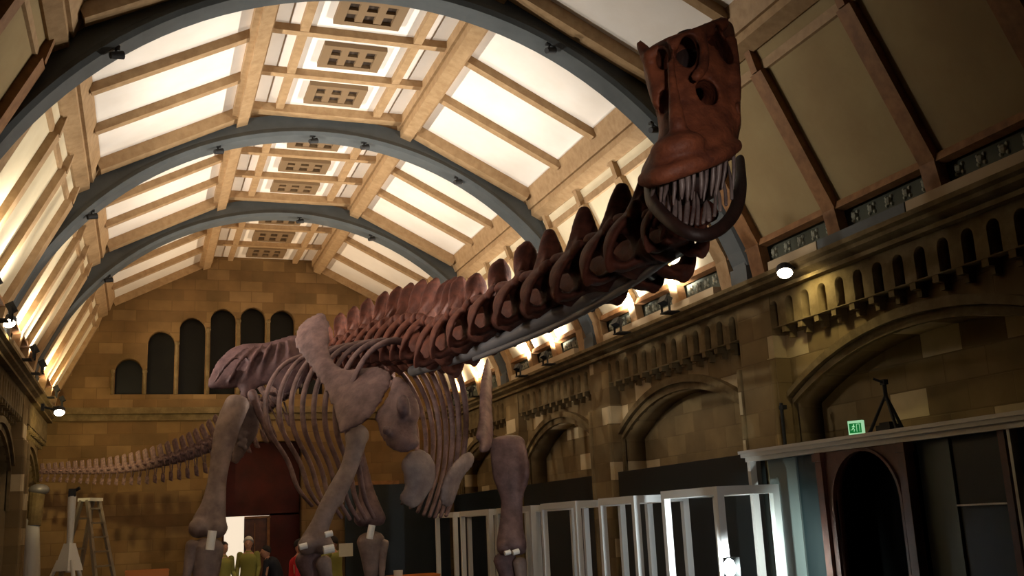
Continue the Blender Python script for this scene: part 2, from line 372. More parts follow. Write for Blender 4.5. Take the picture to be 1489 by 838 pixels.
def norm2(a, c):
    d = Vector((c[0]-a[0], c[1]-a[1])).normalized(); n = Vector((d.y, -d.x)); return d, n
ORD = {0: 'behind the viewer', 1: 'above the viewer', 2: 'of the nearest dim bay', 3: 'of the brightest bay', 4: 'of the second lit bay', 5: 'of the bay against the end wall'}
win = 1
for k, (ya, yb) in enumerate(zip(YS, YS[1:])):
    a, c = ya+.36, yb-.36
    if k == 0: a = ya
    if k == 5: c = yb
    th = [a+(c-a)*i/3 for i in range(4)]
    for s, sd in ((1, 'right'), (-1, 'left')):
        P = lambda p, y, off=0, n=None: Vector((HX+s*(p[0]-(n.x*off if n else 0)), y, p[1]-(n.y*off if n else 0)))
        d, n = norm2(SKY0, SKY1); n = Vector((-n.x, -n.y))      # outward
        if n.y < 0: n = -n
        b = BM()
        q = [SKY0, SKY1, (SKY1[0]+n.x*.04, SKY1[1]+n.y*.04), (SKY0[0]+n.x*.04, SKY0[1]+n.y*.04)]
        extrude_y(b, q, ya+.1, yb-.1 if k < 5 else yb, HX, s)
        w = struct('window_%d' % win, b, M['white_panel'], 'pale roof light panels on the %s slope %s' % (sd, ORD[k])); win += 1
        mid0 = (SKY0[0]-n.x*.05, SKY0[1]-n.y*.05); mid1 = (SKY1[0]-n.x*.05, SKY1[1]-n.y*.05)
        up = Vector((s*n.x, 0, n.y))
        for y in th[1:3]:
            b = BM(); bar(b, (HX+s*mid0[0], y, mid0[1]), (HX+s*mid1[0], y, mid1[1]), .13, .12, up)
            struct('rafter', b, M['wood'], None, w)
        for y, on in ((a-.06, k > 0), (c+.06, True)):
            if not on: continue
            b = BM(); bar(b, (HX+s*mid0[0], y, mid0[1]-.02), (HX+s*mid1[0], y, mid1[1]-.02), .2, .2, up)
            struct('edge_rafter', b, M['wood'], None, w)
        # lower slope: boards, mullions, narrow top panels, ornament
        d, n = norm2(LOW0, LOW1)
        if n.x < 0: n = -n
        up = Vector((s*n.x, 0, n.y))
        b = BM(); top = (3.5, 6.62)
        extrude_y(b, [top, LOW0, LOW1, (LOW1[0]+.05, LOW1[1]), (LOW0[0]+.05, LOW0[1]), (top[0]+.06, top[1])], ya+.1, yb-.1 if k < 5 else yb, HX, s)
        struct('lower_board', b, M['cream_lit' if k > 2 else 'cream_dim'], None, ceil)  # same boards: light put into colour
        i0 = (LOW0[0]-n.x*.04, LOW0[1]-n.y*.04); i1 = (LOW1[0]-n.x*.04, LOW1[1]-n.y*.04)
        for j, y in enumerate(th):
            if k == 0 and j == 0: continue
            b = BM(); wd = .2 if j in (1, 2) else .26
            bar(b, (HX+s*i0[0], y, i0[1]), (HX+s*i1[0], y, i1[1]), wd, .1, up)
            bar(b, (HX+s*(i0[0]-.09), y, i0[1]+.3), (HX+s*(i0[0]), y, i0[1]), .1, .12, up)
            bar(b, (HX+s*i1[0], y, i1[1]), (HX+s*(i1[0]+.06), y, 4.5), wd, .12, up)
            struct('mullion', b, M['wood' if k > 2 else 'wood_dark'], None, ceil)  # paler timber where the bay is lit: light painted into the mullions
        b = BM(); box2(b, (HX+s*4.44, ya+.1, 4.46), (HX+s*4.5, yb-.1, 4.86))
        struct('ornament_band', b, M['ornament'], None, ceil)
        b = BM()
        for t0, t1 in zip(th, th[1:]):
            for i in range(5):
                y = t0+.22+(t1-t0-.44)*i/4; ball(b, (HX+s*4.43, y, 4.715), .042, n=8)
                for q in range(4):
                    ball(b, (HX+s*4.435, y+.055*math.cos(q*PI/2+.78), 4.715+.055*math.sin(q*PI/2+.78)), .022, n=6)
        struct('rosette_row', b, M['rosette'], None, ceil)
    # ridge: bars and grilles
    b = BM()
    for y in (a-.02, c+.02) if k < 5 else (a-.02,): box2(b, (HX-1.2, y-.09, 7.93), (HX+1.2, y+.09, 8.07))
    for y in th[1:3]: box2(b, (HX-1.2, y-.06, 7.96), (HX+1.2, y+.06, 8.07))
    for s in (-1, 1): box2(b, (HX+s*.74-.055, a, 7.965), (HX+s*.74+.055, c, 8.07))
    struct('ridge_bars', b, M['wood'], None, ceil)
    if k < 2: continue
    for j in range(3):
        y = (th[j]+th[j+1])/2; L = (th[1]-th[0])
        t = thing('ceiling_grille', (HX, y, 8.06), 'brown ceiling grille, %s of three in the ridge %s' % (('nearest', 'middle', 'farthest')[j], ORD[k]), 'ceiling grille', 'grilles along the ridge of the ceiling')
        hw, hl = .36, L*.5-.36
        b = BM(); box2(b, (HX-hw+.03, y-hl+.03, 8.045), (HX+hw-.03, y+hl-.03, 8.055)); obj('shade_sheet', b, M['grille_shade'], t)  # flat dark sheet, stands for the shade in the grille holes
        b = BM()
        for sx in (-1, 1): box2(b, (HX+sx*hw-.06, y-hl-.05, 7.99), (HX+sx*hw+.06, y+hl+.05, 8.058))
        for sy in (-1, 1): box2(b, (HX-hw+.06, y+sy*hl-.05, 7.992), (HX+hw-.06, y+sy*hl+.05, 8.057))
        obj('grille_frame', b, M['grille'], t)
        b = BM()
        for q in (-1, 1): box2(b, (HX+q*hw/3-.05, y-hl+.05, 8.0), (HX+q*hw/3+.05, y+hl-.05, 8.045))
        box2(b, (HX-hw+.06, y-.05, 8.003), (HX+hw-.06, y+.05, 8.042))
        obj('grille_bars', b, M['grille'], t)

# arch ribs
RA, ZC = 4.59, 3.11
def arch_pt(x, R=RA): return ZC+math.sqrt(R*R-x*x)
AO = ('above the viewer', 'nearest the viewer and largest', 'second from the viewer', 'third from the viewer, smallest')
for y, lab in zip(YS[2:6], AO):
    b = BM(); n = 48; A0 = math.asin(4.33/RA)
    sec = [(0, -.16), (.05, -.2), (.12, -.16), (.34, -.13), (.34, .13), (.12, .16), (.05, .2), (0, .16)]
    rings = []
    for i in range(n+1):
        a = -A0+2*A0*i/n
        rings.append([b.verts.new((HX+(RA+r)*math.sin(a), y+dy, ZC+(RA+r)*math.cos(a))) for r, dy in sec])
    for r0, r1 in zip(rings, rings[1:]):
        for i in range(len(sec)): b.faces.new((r0[i], r0[(i+1) % 8], r1[(i+1) % 8], r1[i]))
    b.faces.new(rings[0]); b.faces.new(rings[-1][::-1])
    o = struct('trim_%d' % trim, b, M['arch'], 'slate blue arched roof rib ' + lab, smooth=False); trim += 1
    for p in o.data.polygons: p.use_smooth = False
    for s in (-1, 1):      # springer block and timber web behind the rib
        b = BM(); box2(b, (HX+s*4.28, y-.18, 4.46), (HX+s*4.62, y+.18, 4.66))
        box2(b, (HX+s*4.3, y-.13, 4.66), (HX+s*4.62, y+.13, 4.95))
        struct('springer', b, M['arch'], None, o)
    b = BM(); m_ = 40; X = 4.45
    for yy in (y-.1, y+.1):
        pass
    roof = [(-4.5, 4.9), (-3.7, 6.5), (-3.4, 7.0), (-1.3, 8.02), (1.3, 8.02), (3.4, 7.0), (3.7, 6.5), (4.5, 4.9)]
    def rz(x):
        for (x0, z0), (x1, z1) in zip(roof, roof[1:]):
            if x0 <= x <= x1: return z0+(z1-z0)*(x-x0)/(x1-x0)
    lo, hi = [], []
    for i in range(m_+1):
        x = -X+2*X*i/m_; zl = arch_pt(max(-4.5, min(4.5, x)), RA+.3); zh = max(rz(x)+.05, zl+.02)
        lo.append((x, zl)); hi.append((x, zh))
    V = [[b.verts.new((HX+x, yy, z)) for x, z in L] for yy in (y-.1, y+.1) for L in (lo, hi)]
    for i in range(m_):
        b.faces.new((V[0][i], V[0][i+1], V[1][i+1], V[1][i])); b.faces.new((V[2][i], V[3][i], V[3][i+1], V[2][i+1]))
        b.faces.new((V[0][i], V[2][i], V[2][i+1], V[0][i+1])); b.faces.new((V[1][i], V[1][i+1], V[3][i+1], V[3][i]))
    struct('timber_web', b, M['wood'], None, o)

# end wall, its nine lancets and the doorway
wcs = [2.3+.665*i for i in range(-4, 5)]; tops = [5.66, 6.3, 6.63, 6.85, 6.9, 6.85, 6.63, 6.3, 5.66]
loops = [[(HX-5.2, 0), (HX+5.2, 0), (HX+5.2, 5.0), (HX+3.8, 7.2), (HX+1.5, 8.25), (HX-1.5, 8.25), (HX-3.8, 7.2), (HX-5.2, 5.0)]]
for x, z in zip(wcs, tops): loops.append(archloop(x, .285, 4.86, z-.285, z, 12))
loops.append([(1.68, .02), (3.42, .02), (3.42, 3.8), (1.68, 3.8)])
b = slab('e', loops, .5, lambda u, v, w: Vector((u, Y1+.25+w, v)))
we = struct('wall_end', b, M['wall_end'], 'amber lit end wall of stone with stepped lancets')
b = BM(); box2(b, (HX-5, Y1-.14, 4.42), (HX+5, Y1+.02, 4.56)); box2(b, (HX-5, Y1-.06, 4.28), (HX+5, Y1+.02, 4.42))
struct('string_course', b, M['stone_trim'], None, we)
for i in range(10):
    x = 2.3+.665*(i-4.5); zt = min(tops[max(i-1, 0)], tops[min(i, 8)])-.3
    b = BM(); cyl(b, (x, Y1-.02, 4.86), (x, Y1-.02, zt), .035); ball(b, (x, Y1-.02, zt), .055, n=8)
    struct('colonnette', b, M['stone_trim'], None, we)
for i, (x, z) in enumerate(zip(wcs, tops)):
    b = BM(); pts = archloop(x, .29, 4.86, z-.285, z, 12)
    v0 = [b.verts.new((u, Y1+.3, w)) for u, w in pts]; v1 = [b.verts.new((u, Y1+.33, w)) for u, w in pts]
    b.faces.new(v0); b.faces.new(v1[::-1])
    for q in range(len(pts)): b.faces.new((v0[q], v0[(q+1) % len(pts)], v1[(q+1) % len(pts)], v1[q]))
    struct('window_%d' % win, b, M['glass_dark'], 'dark lancet window in the end wall, number %d from the side wall with the ladder' % (i+1)); win += 1
b = BM(); box2(b, (1.6, Y1+.5, 2.16), (3.5, Y1+.62, 3.9)); box2(b, (2.76, Y1+.5, 0), (3.5, Y1+.62, 2.2)); box2(b, (1.6, Y1+.5, 0), (1.76, Y1+.62, 2.2))
struct('wall_recess', b, M['red_wall'], 'dark red wall inside the end doorway')
b = BM(); box2(b, (1.2, Y1+2.4, 0), (3.2, Y1+2.5, 3)); struct('wall_corridor', b, M['corridor_glow'], 'self-glowing corridor wall beyond the open door')  # wall glows by itself, standing in for the light in the corridor
b = BM(); box2(b, (2.2, Y1+.53, 0), (2.74, Y1+.58, 2.12)); d1 = struct('door_1', b, M['brown_door'], 'brown door leaf beside the bright opening')
b = BM()
box2(b, (2.2, Y1+.48, 2.1), (2.78, Y1+.53, 2.15)); box2(b, (2.7, Y1+.48, 0), (2.76, Y1+.53, 2.12)); box2(b, (2.42, Y1+.5, .2), (2.44, Y1+.535, 2.0))
struct('door_frame', b, M['wood_dark'], None, d1)
b = BM(); box2(b, (HX-5.2, Y0-.4, 0), (HX+5.2, Y0, 8.4)); struct('wall_front', b, M['wall_side'], 'stone wall behind the viewer')


# ------------------------------------------------------------------ the skeleton
BASE = Vector((3.3, 16.5, 0))
dino = thing('dinosaur_skeleton', BASE, 'huge long-necked dinosaur skeleton striding through the hall', 'skeleton')

def inpoly(p, poly):
    x, y = p; c = False; n = len(poly)
    for i in range(n):
        x0, y0 = poly[i]; x1, y1 = poly[(i+1) % n]
        if (y0 > y) != (y1 > y) and x < (x1-x0)*(y-y0)/(y1-y0)+x0: c = not c
    return c
def edgedist(p, poly):
    best = 1e9; P = Vector(p)
    for i in range(len(poly)):
        A = Vector(poly[i]); B = Vector(poly[(i+1) % len(poly)]); d = B-A
        t = max(0, min(1, (P-A).dot(d)/max(d.length_squared, 1e-9))); best = min(best, (A+d*t-P).length)
    return best
def smooth_poly(poly, k=3):
    n = len(poly); out = []
    for i in range(n):
        p0, p1, p2, p3 = poly[i-1], poly[i], poly[(i+1) % n], poly[(i+2) % n]
        for j in range(k):
            t = j/k
            out.append(tuple(.5*((2*b_)+(-a_+c_)*t+(2*a_-5*b_+4*c_-d_)*t*t+(-a_+3*b_-3*c_+d_)*t**3) for a_, b_, c_, d_ in zip(p0, p1, p2, p3)))
    return out
def plate(bm, poly, anchors, thick, bulge=0.0, step=6, rim=.35):
    """bone plate: outline given as seen, set at real depths by three anchors (px,py,Y); thick in metres, thinner at the rim"""
    poly = smooth_poly(poly)
    (x0, y0, a0), (x1, y1, a1), (x2, y2, a2) = anchors
    det = (x1-x0)*(y2-y0)-(x2-x0)*(y1-y0)
    gx = ((a1-a0)*(y2-y0)-(a2-a0)*(y1-y0))/det; gy = ((x1-x0)*(a2-a0)-(x2-x0)*(a1-a0))/det
    xs = [p[0] for p in poly]; ys = [p[1] for p in poly]
    pts = [Vector(p) for p in poly]
    x = min(xs)+step/2
    while x < max(xs):
        y = min(ys)+step/2
        while y < max(ys):
            q = (x+random.uniform(-1, 1), y+random.uniform(-1, 1))
            if inpoly(q, poly) and edgedist(q, poly) > step*.5: pts.append(Vector(q))
            y += step
        x += step
    n = len(poly)
    vs, es, fs, *_ = delaunay_2d_cdt(pts, [(i, (i+1) % n) for i in range(n)], [list(range(n))], 1, .01)
    dm = max(edgedist(v, poly) for v in vs)
    fr, bk = [], []
    for v in vs:
        d = min(1, edgedist(v, poly)/dm); t = thick*(rim+(1-rim)*math.sqrt(d)); Y = a0+gx*(v.x-x0)+gy*(v.y-y0)-bulge*(d**.7)
        p = at(v.x, v.y, Y); r = ray(v.x, v.y).normalized()
        fr.append(bm.verts.new(p-r*t/2)); bk.append(bm.verts.new(p+r*t/2))
    cnt = {}
    for f in fs:
        bm.faces.new([fr[i] for i in f]); bm.faces.new([bk[i] for i in reversed(f)])
        for i in range(len(f)):
            e = (f[i], f[(i+1) % len(f)]); k = tuple(sorted(e)); cnt.setdefault(k, []).append(e)
    for k, l in cnt.items():
        if len(l) == 1:
            i, j = l[0]; bm.faces.new((fr[j], fr[i], bk[i], bk[j]))

def limb(bm, rows, ref=None, k=4, seg=14):
    """rows of (px_left, px_right, py, Y, depth ratio): a bone seen at those edges"""
    pts, rads = [], []
    for l, r, y, Y, q in rows:
        c = at((l+r)/2, y, Y); w = (r-l)/2*pxm((l+r)/2, y, Y); pts.append(c); rads.append((w, w*q))
    loft(bm, pts, rads, RM @ Vector((1, 0, 0)), seg, k)

# --- path of the back bone (tail root to head), as (px, py, Y)
NECK = [(640, 512, 13.9), (662, 500, 13.3), (688, 486, 12.6), (722, 468, 11.8), (763, 451, 10.8), (807, 431, 9.8), (854, 411, 8.8), (903, 387, 7.85), (943, 366, 7.1), (980, 342, 6.45), (1004, 306, 6.3)]
BACK = [(622, 506, 14.5), (606, 506, 14.95), (590, 507, 15.4), (575, 509, 15.85), (560, 511, 16.25), (545, 514, 16.65), (530, 517, 17.05), (514, 521, 17.45), (496, 526, 17.85), (476, 532, 18.2), (455, 540, 18.55)]
TIPS_N = [(660, 405), (672, 402), (696, 397), (730, 377), (767, 352), (799, 335), (849, 303), (903, 270), (948, 238), (975, 236), (990, 250)]
TIPS_B = [(648, 408), (631, 406), (613, 408), (596, 413), (579, 418), (560, 425), (535, 435), (516, 446), (498, 455), (480, 468), (460, 482)]

def vert_mesh(paddle, wide):
    """one vertebra, unit long, facing -Y; spine reaches z = 1"""
    bm = BM()
    loft(bm, [(0, -.42, 0), (0, -.2, 0), (0, .1, 0), (0, .4, 0), (0, .5, 0)], [.2, .165, .15, .21, .235], (1, 0, 0), 16, 3)
    ball(bm, (0, -.46, 0), .19, (1, .8, 1), n=16)
    for s in (-1, 1):
        loft(bm, [(s*.1, 0, .08), (s*.16, -.02, .22), (s*.13, .02, .36)], [(.07, .2), (.06, .16), (.09, .2)], (1, 0, 0), 10, 3)        # pedicle
        loft(bm, [(s*.14, -.05, .3), (s*.24, -.28, .34), (s*.27, -.5, .36)], [.085, .07, .06], (1, 0, 0), 10, 3)                       # front facet
        loft(bm, [(s*.12, .1, .33), (s*.22, .34, .38), (s*.22, .5, .36)], [.085, .07, .06], (1, 0, 0), 10, 3)
        loft(bm, [(s*.1, .04, .44), (s*.25, .0, .3), (s*.36, -.02, .12), (s*.38, .0, -.08), (s*.3, .04, -.2)], [(.05, .16), (.055, .2), (.05, .2), (.05, .17), (.05, .14)], (s*.8, 0, .6), 12, 3)   # flaring side plate
        loft(bm, [(s*.1, .02, -.12), (s*.22, .03, -.2), (s*.32, .04, -.19)], [(.06, .16), (.055, .15), (.05, .13)], (0, 0, 1), 10, 3)
        loft(bm, [(s*.24, -.2, .32), (s*.14, -.02, .5), (s*.05, .06, .72)], [(.04, .09), (.035, .08), (.03, .05)], (1, 0, 0), 8, 3)      # ridge up to the spine
    if paddle:
        loft(bm, [(0, .06, .26), (0, .07, .42), (0, .08, .56), (0, .09, .72), (0, .1, .88), (0, .1, .97)], [(.2, .16), (wide*.85, .1), (wide, .085), (wide*1.12, .08), (wide*.95, .075), (wide*.45, .06)], (1, 0, 0), 16, 3)
    else:
        loft(bm, [(0, .04, .24), (0, .06, .4), (0, .08, .6), (0, .1, .8), (0, .11, .97)], [(.3, .2), (wide*1.25, .15), (wide*.92, .11), (wide*.68, .09), (wide*.38, .07)], (1, 0, 0), 16, 3)
    return fuse(bm, .028, 3)
VM = {'cone': vert_mesh(False, .2), 'mid': vert_mesh(True, .17), 'back': vert_mesh(True, .15)}
for k_, me in VM.items():
    me.name = 'vertebra_'+k_
    me.materials.clear(); me.materials.append(M['bone_red'])
    for p in me.polygons: p.use_smooth = True

def place_vert(name, me, c, fwd, tip, length, width):
    """frame: y back along the neck, z towards the spine tip"""
    yb = -fwd.normalized(); zt = tip-c; zt = zt-yb*zt.dot(yb); h = zt.length; zt.normalize(); x = yb.cross(zt)
    o = bpy.data.objects.new(name, me); COL.objects.link(o); o.parent = dino
    mt = Matrix((x*width, yb*length, zt*h)).transposed().to_4x4(); mt.translation = c-BASE
    o.matrix_local = mt
    return o, x, yb, zt, h
def rib_rod(parent, pts, r0, r1, m):
    bm = BM(); n = len(pts); loft(bm, pts, [r0+(r1-r0)*i/(n-1) for i in range(n)], (0, 0, 1), 8, 4)
    bmesh.ops.recalc_face_normals(bm, faces=bm.faces)
    me = bpy.data.meshes.new('cervical_rib'); bm.to_mesh(me); bm.free()
    mi = parent.matrix_local.inverted() @ Matrix.Translation(-BASE)
    me.transform(mi); me.materials.append(m)
    for p in me.polygons: p.use_smooth = True
    o = bpy.data.objects.new('cervical_rib', me); COL.objects.link(o); o.parent = parent
PN = [at(*p) for p in NECK]; PB = [at(*p) for p in BACK]
SPATH = PB[::-1]+PN
for i, c in enumerate(PN):
    j = len(PB)+i
    fwd = SPATH[min(j+1, len(SPATH)-1)]-SPATH[j-1]
    L = fwd.length/2 if j < len(SPATH)-1 else .45
    tip = at(*TIPS_N[i], NECK[i][2]+.05)
    kind = 'cone' if i >= 5 else 'mid'
    o, x, yb, zt, h = place_vert('neck_vertebra', VM[kind], c, fwd, tip, L*1.02, .86 if i < 9 else .6)
    if i < 8:
        for s in (-1, 1):
            q = c+x*(s*.37)-zt*.13
            rib_rod(o, [q-yb*.25, q-zt*.1+yb*.15, q-zt*.17+yb*.75, q-zt*(.2+.05*(i % 3))+yb*1.55], .045, .012, M['bone_pale'])
for i, c in enumerate(PB):
    j = len(PB)-1-i
    fwd = SPATH[min(j+1, len(SPATH)-1)]-SPATH[max(j-1, 0)]
    tip = at(*TIPS_B[i], BACK[i][2]+.05)
    place_vert('back_vertebra', VM['back'], c, fwd, tip, .52, .95)

# --- tail
TP = [(432, 552, 18.95), (400, 580, 19.3), (360, 612, 19.7), (318, 641, 20.1), (285, 658, 20.4), (250, 669, 20.7), (200, 680, 21.1), (150, 685, 21.5), (100, 686, 21.85), (52, 687, 22.2)]
dense = [Vector(p) for p in catmull([list(at(*p)) for p in TP], 30)]
acc = [0]
for p, q in zip(dense, dense[1:]): acc.append(acc[-1]+(q-p).length)
def along(d):
    for i in range(len(acc)-1):
        if acc[i+1] >= d: return dense[i].lerp(dense[i+1], (d-acc[i])/max(1e-6, acc[i+1]-acc[i]))
    return dense[-1]
bm = BM()
loft(bm, [(0, -.4, 0), (0, 0, 0), (0, .4, 0)], [.3, .24, .3], (1, 0, 0), 12, 3)
loft(bm, [(0, .05, .2), (0, .15, .6), (0, .25, 1)], [(.16, .3), (.13, .36), (.11, .36)], (1, 0, 0), 10, 3)
for s in (-1, 1):
    loft(bm, [(s*.2, 0, .05), (s*.62, .1, .1)], [(.1, .16), (.06, .1)], (0, 0, 1), 8, 3); loft(bm, [(s*.1, -.1, .35), (s*.14, -.5, .42)], [.08, .05], (1, 0, 0), 8, 3)
TV = fuse(bm, .05, 2); TV.materials.clear(); TV.materials.append(M['bone'])
bm = BM()
for s in (-1, 1): loft(bm, [(s*.2, 0, -.25), (s*.1, .1, -.6), (0, .15, -.75)], [.07, .06, .06], (1, 0, 0), 8, 3)
loft(bm, [(0, .15, -.7), (0, .28, -1.1)], [(.09, .26), (.07, .28)], (1, 0, 0), 8, 3)
CV = fuse(bm, .04, 1); CV.materials.clear(); CV.materials.append(M['bone'])
for me in (TV, CV):
    for p in me.polygons: p.use_smooth = True
d = .1; step = .3; total = acc[-1]; nt_ = 0
while d < total-.05 and nt_ < 60:
    f = d/total; size = .62*(1-f)**1.2+.15*f
    p = along(d); t = (along(min(total, d+.05))-along(max(0, d-.05))).normalized()
    up = (Vector((0, 0, 1))-t*t.z).normalized(); x = t.cross(up)
    ln = .2-.07*f
    o = bpy.data.objects.new('tail_vertebra', TV); COL.objects.link(o); o.parent = dino
    mt = Matrix((x*size*.75, t*ln, up*size)).transposed().to_4x4(); mt.translation = p-BASE; o.matrix_local = mt
    if f > .08:
        ch = bpy.data.objects.new('chevron', CV); COL.objects.link(ch); ch.parent = o
    d += ln*1.02; nt_ += 1

# --- trunk: ribs, in the body's own frame
LAT = Vector((-.88, -.47, 0)).normalized()       # towards the animal's right flank
FWD = Vector((.47, -.88, 0)).normalized()
def rib_at(V, s, spread, depth, sweep, nm='rib'):
    e1, e2 = (.98, .86) if s > 0 else (.72, .5)
    prof = [(.12, .06, 0), (.45, .12, -.02), (.85, -.1, -.08), (1.12, -.62, -.16), (1.16, -1.2, -.2), (1.0, -1.75, -.16), (e1, -2.2, -.06), (e2, -2.5, .0)]
    pts = [V+LAT*(s*l*spread)+Vector((0, 0, z*depth))+FWD*(f+sweep*max(0, -z)/2.5) for l, z, f in prof]
    bm = BM(); loft(bm, pts, [(.05, .06), (.05, .055), (.055, .035), (.06, .03), (.055, .028), (.05, .028), (.045, .028), (.035, .025)], FWD, 10, 5)
    ball(bm, pts[0], .08)
    return obj(nm, bm, M['bone'], dino, True)
for i, V in enumerate(PB[1:9]):
    k_ = i/7
    sp = 1.02+.36*k_; dp = .82+.22*math.sin(PI*(.25+.5*k_)); sw = .75*k_
    for s in (1, -1): rib_at(V-Vector((0, 0, .05)), s, sp, dp, sw)

# --- shoulder girdle
bm = BM(); plate(bm, [(470, 454), (479, 468), (480, 495), (481, 513), (492, 532), (520, 536), (550, 533), (566, 540), (569, 558), (553, 588), (535, 612), (512, 624), (492, 631), (485, 599), (470, 565), (449, 533), (430, 506), (430, 484), (440, 468), (456, 458)],
                 [(455, 470, 16.0), (480, 620, 14.35), (565, 550, 14.2)], .11, .12, 6)
bone('scapula', bm, M['bone'], dino, .035)
bm = BM(); plate(bm, [(556, 588), (566, 568), (572, 548), (588, 552), (603, 574), (612, 600), (606, 622), (610, 645), (596, 658), (572, 656), (556, 640), (548, 618), (545, 604)], [(545, 600, 14.0), (612, 600, 13.7), (580, 655, 13.6)], .12, .1, 6)
ball(bm, at(586, 590, 13.6), .1, (1, 1, 1.6)); ball(bm, at(562, 626, 13.6), .07)
bone('coracoid', bm, M['bone'], dino, .035)
bm = BM(); plate(bm, [(708, 520), (716, 545), (716, 590), (718, 625), (716, 650), (704, 660), (695, 655), (698, 640), (690, 640), (696, 610), (698, 560)], [(708, 520, 16.2), (718, 640, 15.1), (692, 640, 14.9)], .2, .1, 5)
bone('scapula', bm, M['bone'], dino, .035)
for poly, an in (([(583, 674), (597, 657), (614, 654), (627, 664), (634, 682), (631, 704), (620, 722), (606, 738), (592, 737), (580, 725), (588, 708), (586, 690)], [(590, 660, 13.9), (630, 680, 14.0), (600, 735, 14.0)]),
                 ([(668, 664), (682, 657), (690, 664), (686, 680), (674, 694), (667, 712), (659, 733), (648, 738), (640, 730), (641, 708), (650, 686)], [(680, 660, 14.2), (690, 668, 14.3), (650, 735, 14.1)])):
    bm = BM(); plate(bm, poly, an, .13, .05, 5); bone('sternal_plate', bm, M['bone_pale'], dino, .03)

# --- front limbs
bm = BM(); limb(bm, [(500, 534, 634, 14.55, .7), (502, 532, 648, 14.5, .7), (494, 521, 680, 14.5, .65), (480, 510, 706, 14.45, .7), (464, 492, 735, 14.4, .75), (450, 480, 765, 14.4, .7), (436, 479, 788, 14.4, .65), (436, 478, 796, 14.4, .6)])
ball(bm, at(520, 634, 14.6), .17); ball(bm, at(492, 722, 14.4), .1, (1, 1, 1.5)); ball(bm, at(446, 794, 14.35), .13); ball(bm, at(470, 792, 14.4), .14)
h1 = bone('humerus', bm, M['bone_pale'], dino, .035)
bm = BM(); limb(bm, [(711, 764, 642, 15.45, .45), (712, 765, 655, 15.45, .45), (715, 766, 690, 15.4, .45), (724, 760, 715, 15.4, .6), (728, 756, 735, 15.4, .7), (725, 760, 765, 15.35, .65), (721, 766, 788, 15.3, .6), (722, 766, 798, 15.3, .55)])
ball(bm, at(733, 797, 15.25), .12); ball(bm, at(754, 796, 15.3), .13); loft(bm, [at(760, 650, 15.3), at(765, 690, 15.2), at(757, 722, 15.3), at(758, 770, 15.3)], [.06, .07, .05, .04], seg=8)
bone('humerus', bm, M['bone'], dino, .035)
def down(p, dz, dx=0, dy=0): return Vector((p.x+dx, p.y+dy, p.z+dz))
def forelimb(el, lean):
    z0 = el.z-.1
    u = [Vector((el.x-.08, el.y+.1, z0+.05)), Vector((el.x-.02+lean*.3, el.y+.08, z0*.65)), Vector((el.x+lean, el.y, .42))]
    r = [Vector((el.x+.1, el.y-.06, z0)), Vector((el.x+.12+lean*.3, el.y-.08, z0*.65)), Vector((el.x+.08+lean, el.y-.04, .42))]
    bm = BM(); loft(bm, u, [(.19, .15), (.09, .09), (.1, .09)], (1, 0, 0), 12, 5); bone('ulna', bm, M['bone'], dino, .035)
    bm = BM(); loft(bm, r, [(.12, .1), (.075, .07), (.1, .09)], (1, 0, 0), 12, 5); bone('radius', bm, M['bone_pale'], dino, .035)
    bm = BM(); c = Vector((el.x+.03+lean, el.y, 0))
    for q in range(5):
        a = PI*(1.0+q/4*1.0); x, y = .17*math.cos(a), .17*math.sin(a)
        loft(bm, [c+Vector((x*.7, y*.7, .42)), c+Vector((x, y, .2)), c+Vector((x*1.1, y*1.1, .05))], [.06, .05, .06], (1, 0, 0), 8, 3)
    bone('forefoot', bm, M['bone'], dino, .03)
EL1, EL2 = at(458, 806, 14.4), at(744, 808, 15.3)
forelimb(EL1, .25); forelimb(EL2, -.02)

# --- hips and hind limbs
bm = BM(); plate(bm, [(301, 563), (306, 545), (318, 523), (336, 507), (360, 499), (392, 497), (425, 487), (446, 490), (452, 510), (448, 545), (432, 566), (410, 572), (392, 560), (372, 566), (362, 580), (350, 577), (346, 565), (322, 567)],
                 [(305, 560, 18.2), (450, 540, 18.0), (370, 500, 18.3)], .14, .12, 6)
for q in range(6): loft(bm, [at(312+q*22, 556-q*2, 18.0), at(330+q*18, 530-q*3, 17.95), at(358+q*12, 506-q*2, 18.1)], [.03, .04, .03], seg=8)
bone('ilium', bm, M['bone_mauve'], dino, .035)
bm = BM(); c = PB[9]; m2 = at(520, 540, 18.9)
plate(bm, [(470, 505), (500, 500), (540, 505), (570, 520), (576, 548), (560, 572), (530, 580), (500, 575), (476, 560)], [(470, 520, 18.2), (575, 540, 19.2), (520, 580, 18.5)], .12, .1, 7)
bone('ilium', bm, M['bone'], dino, .04)
bm = BM(); loft(bm, [at(366, 572, 17.9), at(376, 600, 17.8), at(388, 625, 17.7), at(396, 640, 17.7)], [(.11, .08), (.09, .05), (.07, .05), (.06, .06)], FWD, 10, 5); bone('pubis', bm, M['bone'], dino, .03)
bm = BM(); loft(bm, [at(366, 590, 17.9), at(360, 622, 18.1), at(352, 645, 18.3), at(342, 672, 18.5)], [(.16, .08), (.2, .06), (.15, .05), (.06, .04)], RM @ Vector((1, 0, 0)), 10, 5)
for q in range(7): ball(bm, at(356-(q % 2)*8, 622+q*5, 18.1), .05)
bone('ischium', bm, M['bone_pale'], dino, .025)
bm = BM(); limb(bm, [(328, 362, 582, 17.75, .6), (323, 361, 594, 17.75, .55), (312, 350, 622, 17.75, .5), (306, 338, 660, 17.8, .5), (301, 330, 700, 17.8, .5), (291, 329, 735, 17.8, .5), (279, 330, 758, 17.8, .5), (276, 328, 772, 17.8, .45)])
ball(bm, at(350, 590, 17.75), .15); ball(bm, at(289, 768, 17.75), .17); ball(bm, at(316, 768, 17.75), .17)
bone('femur', bm, M['bone_pale'], dino, .035)
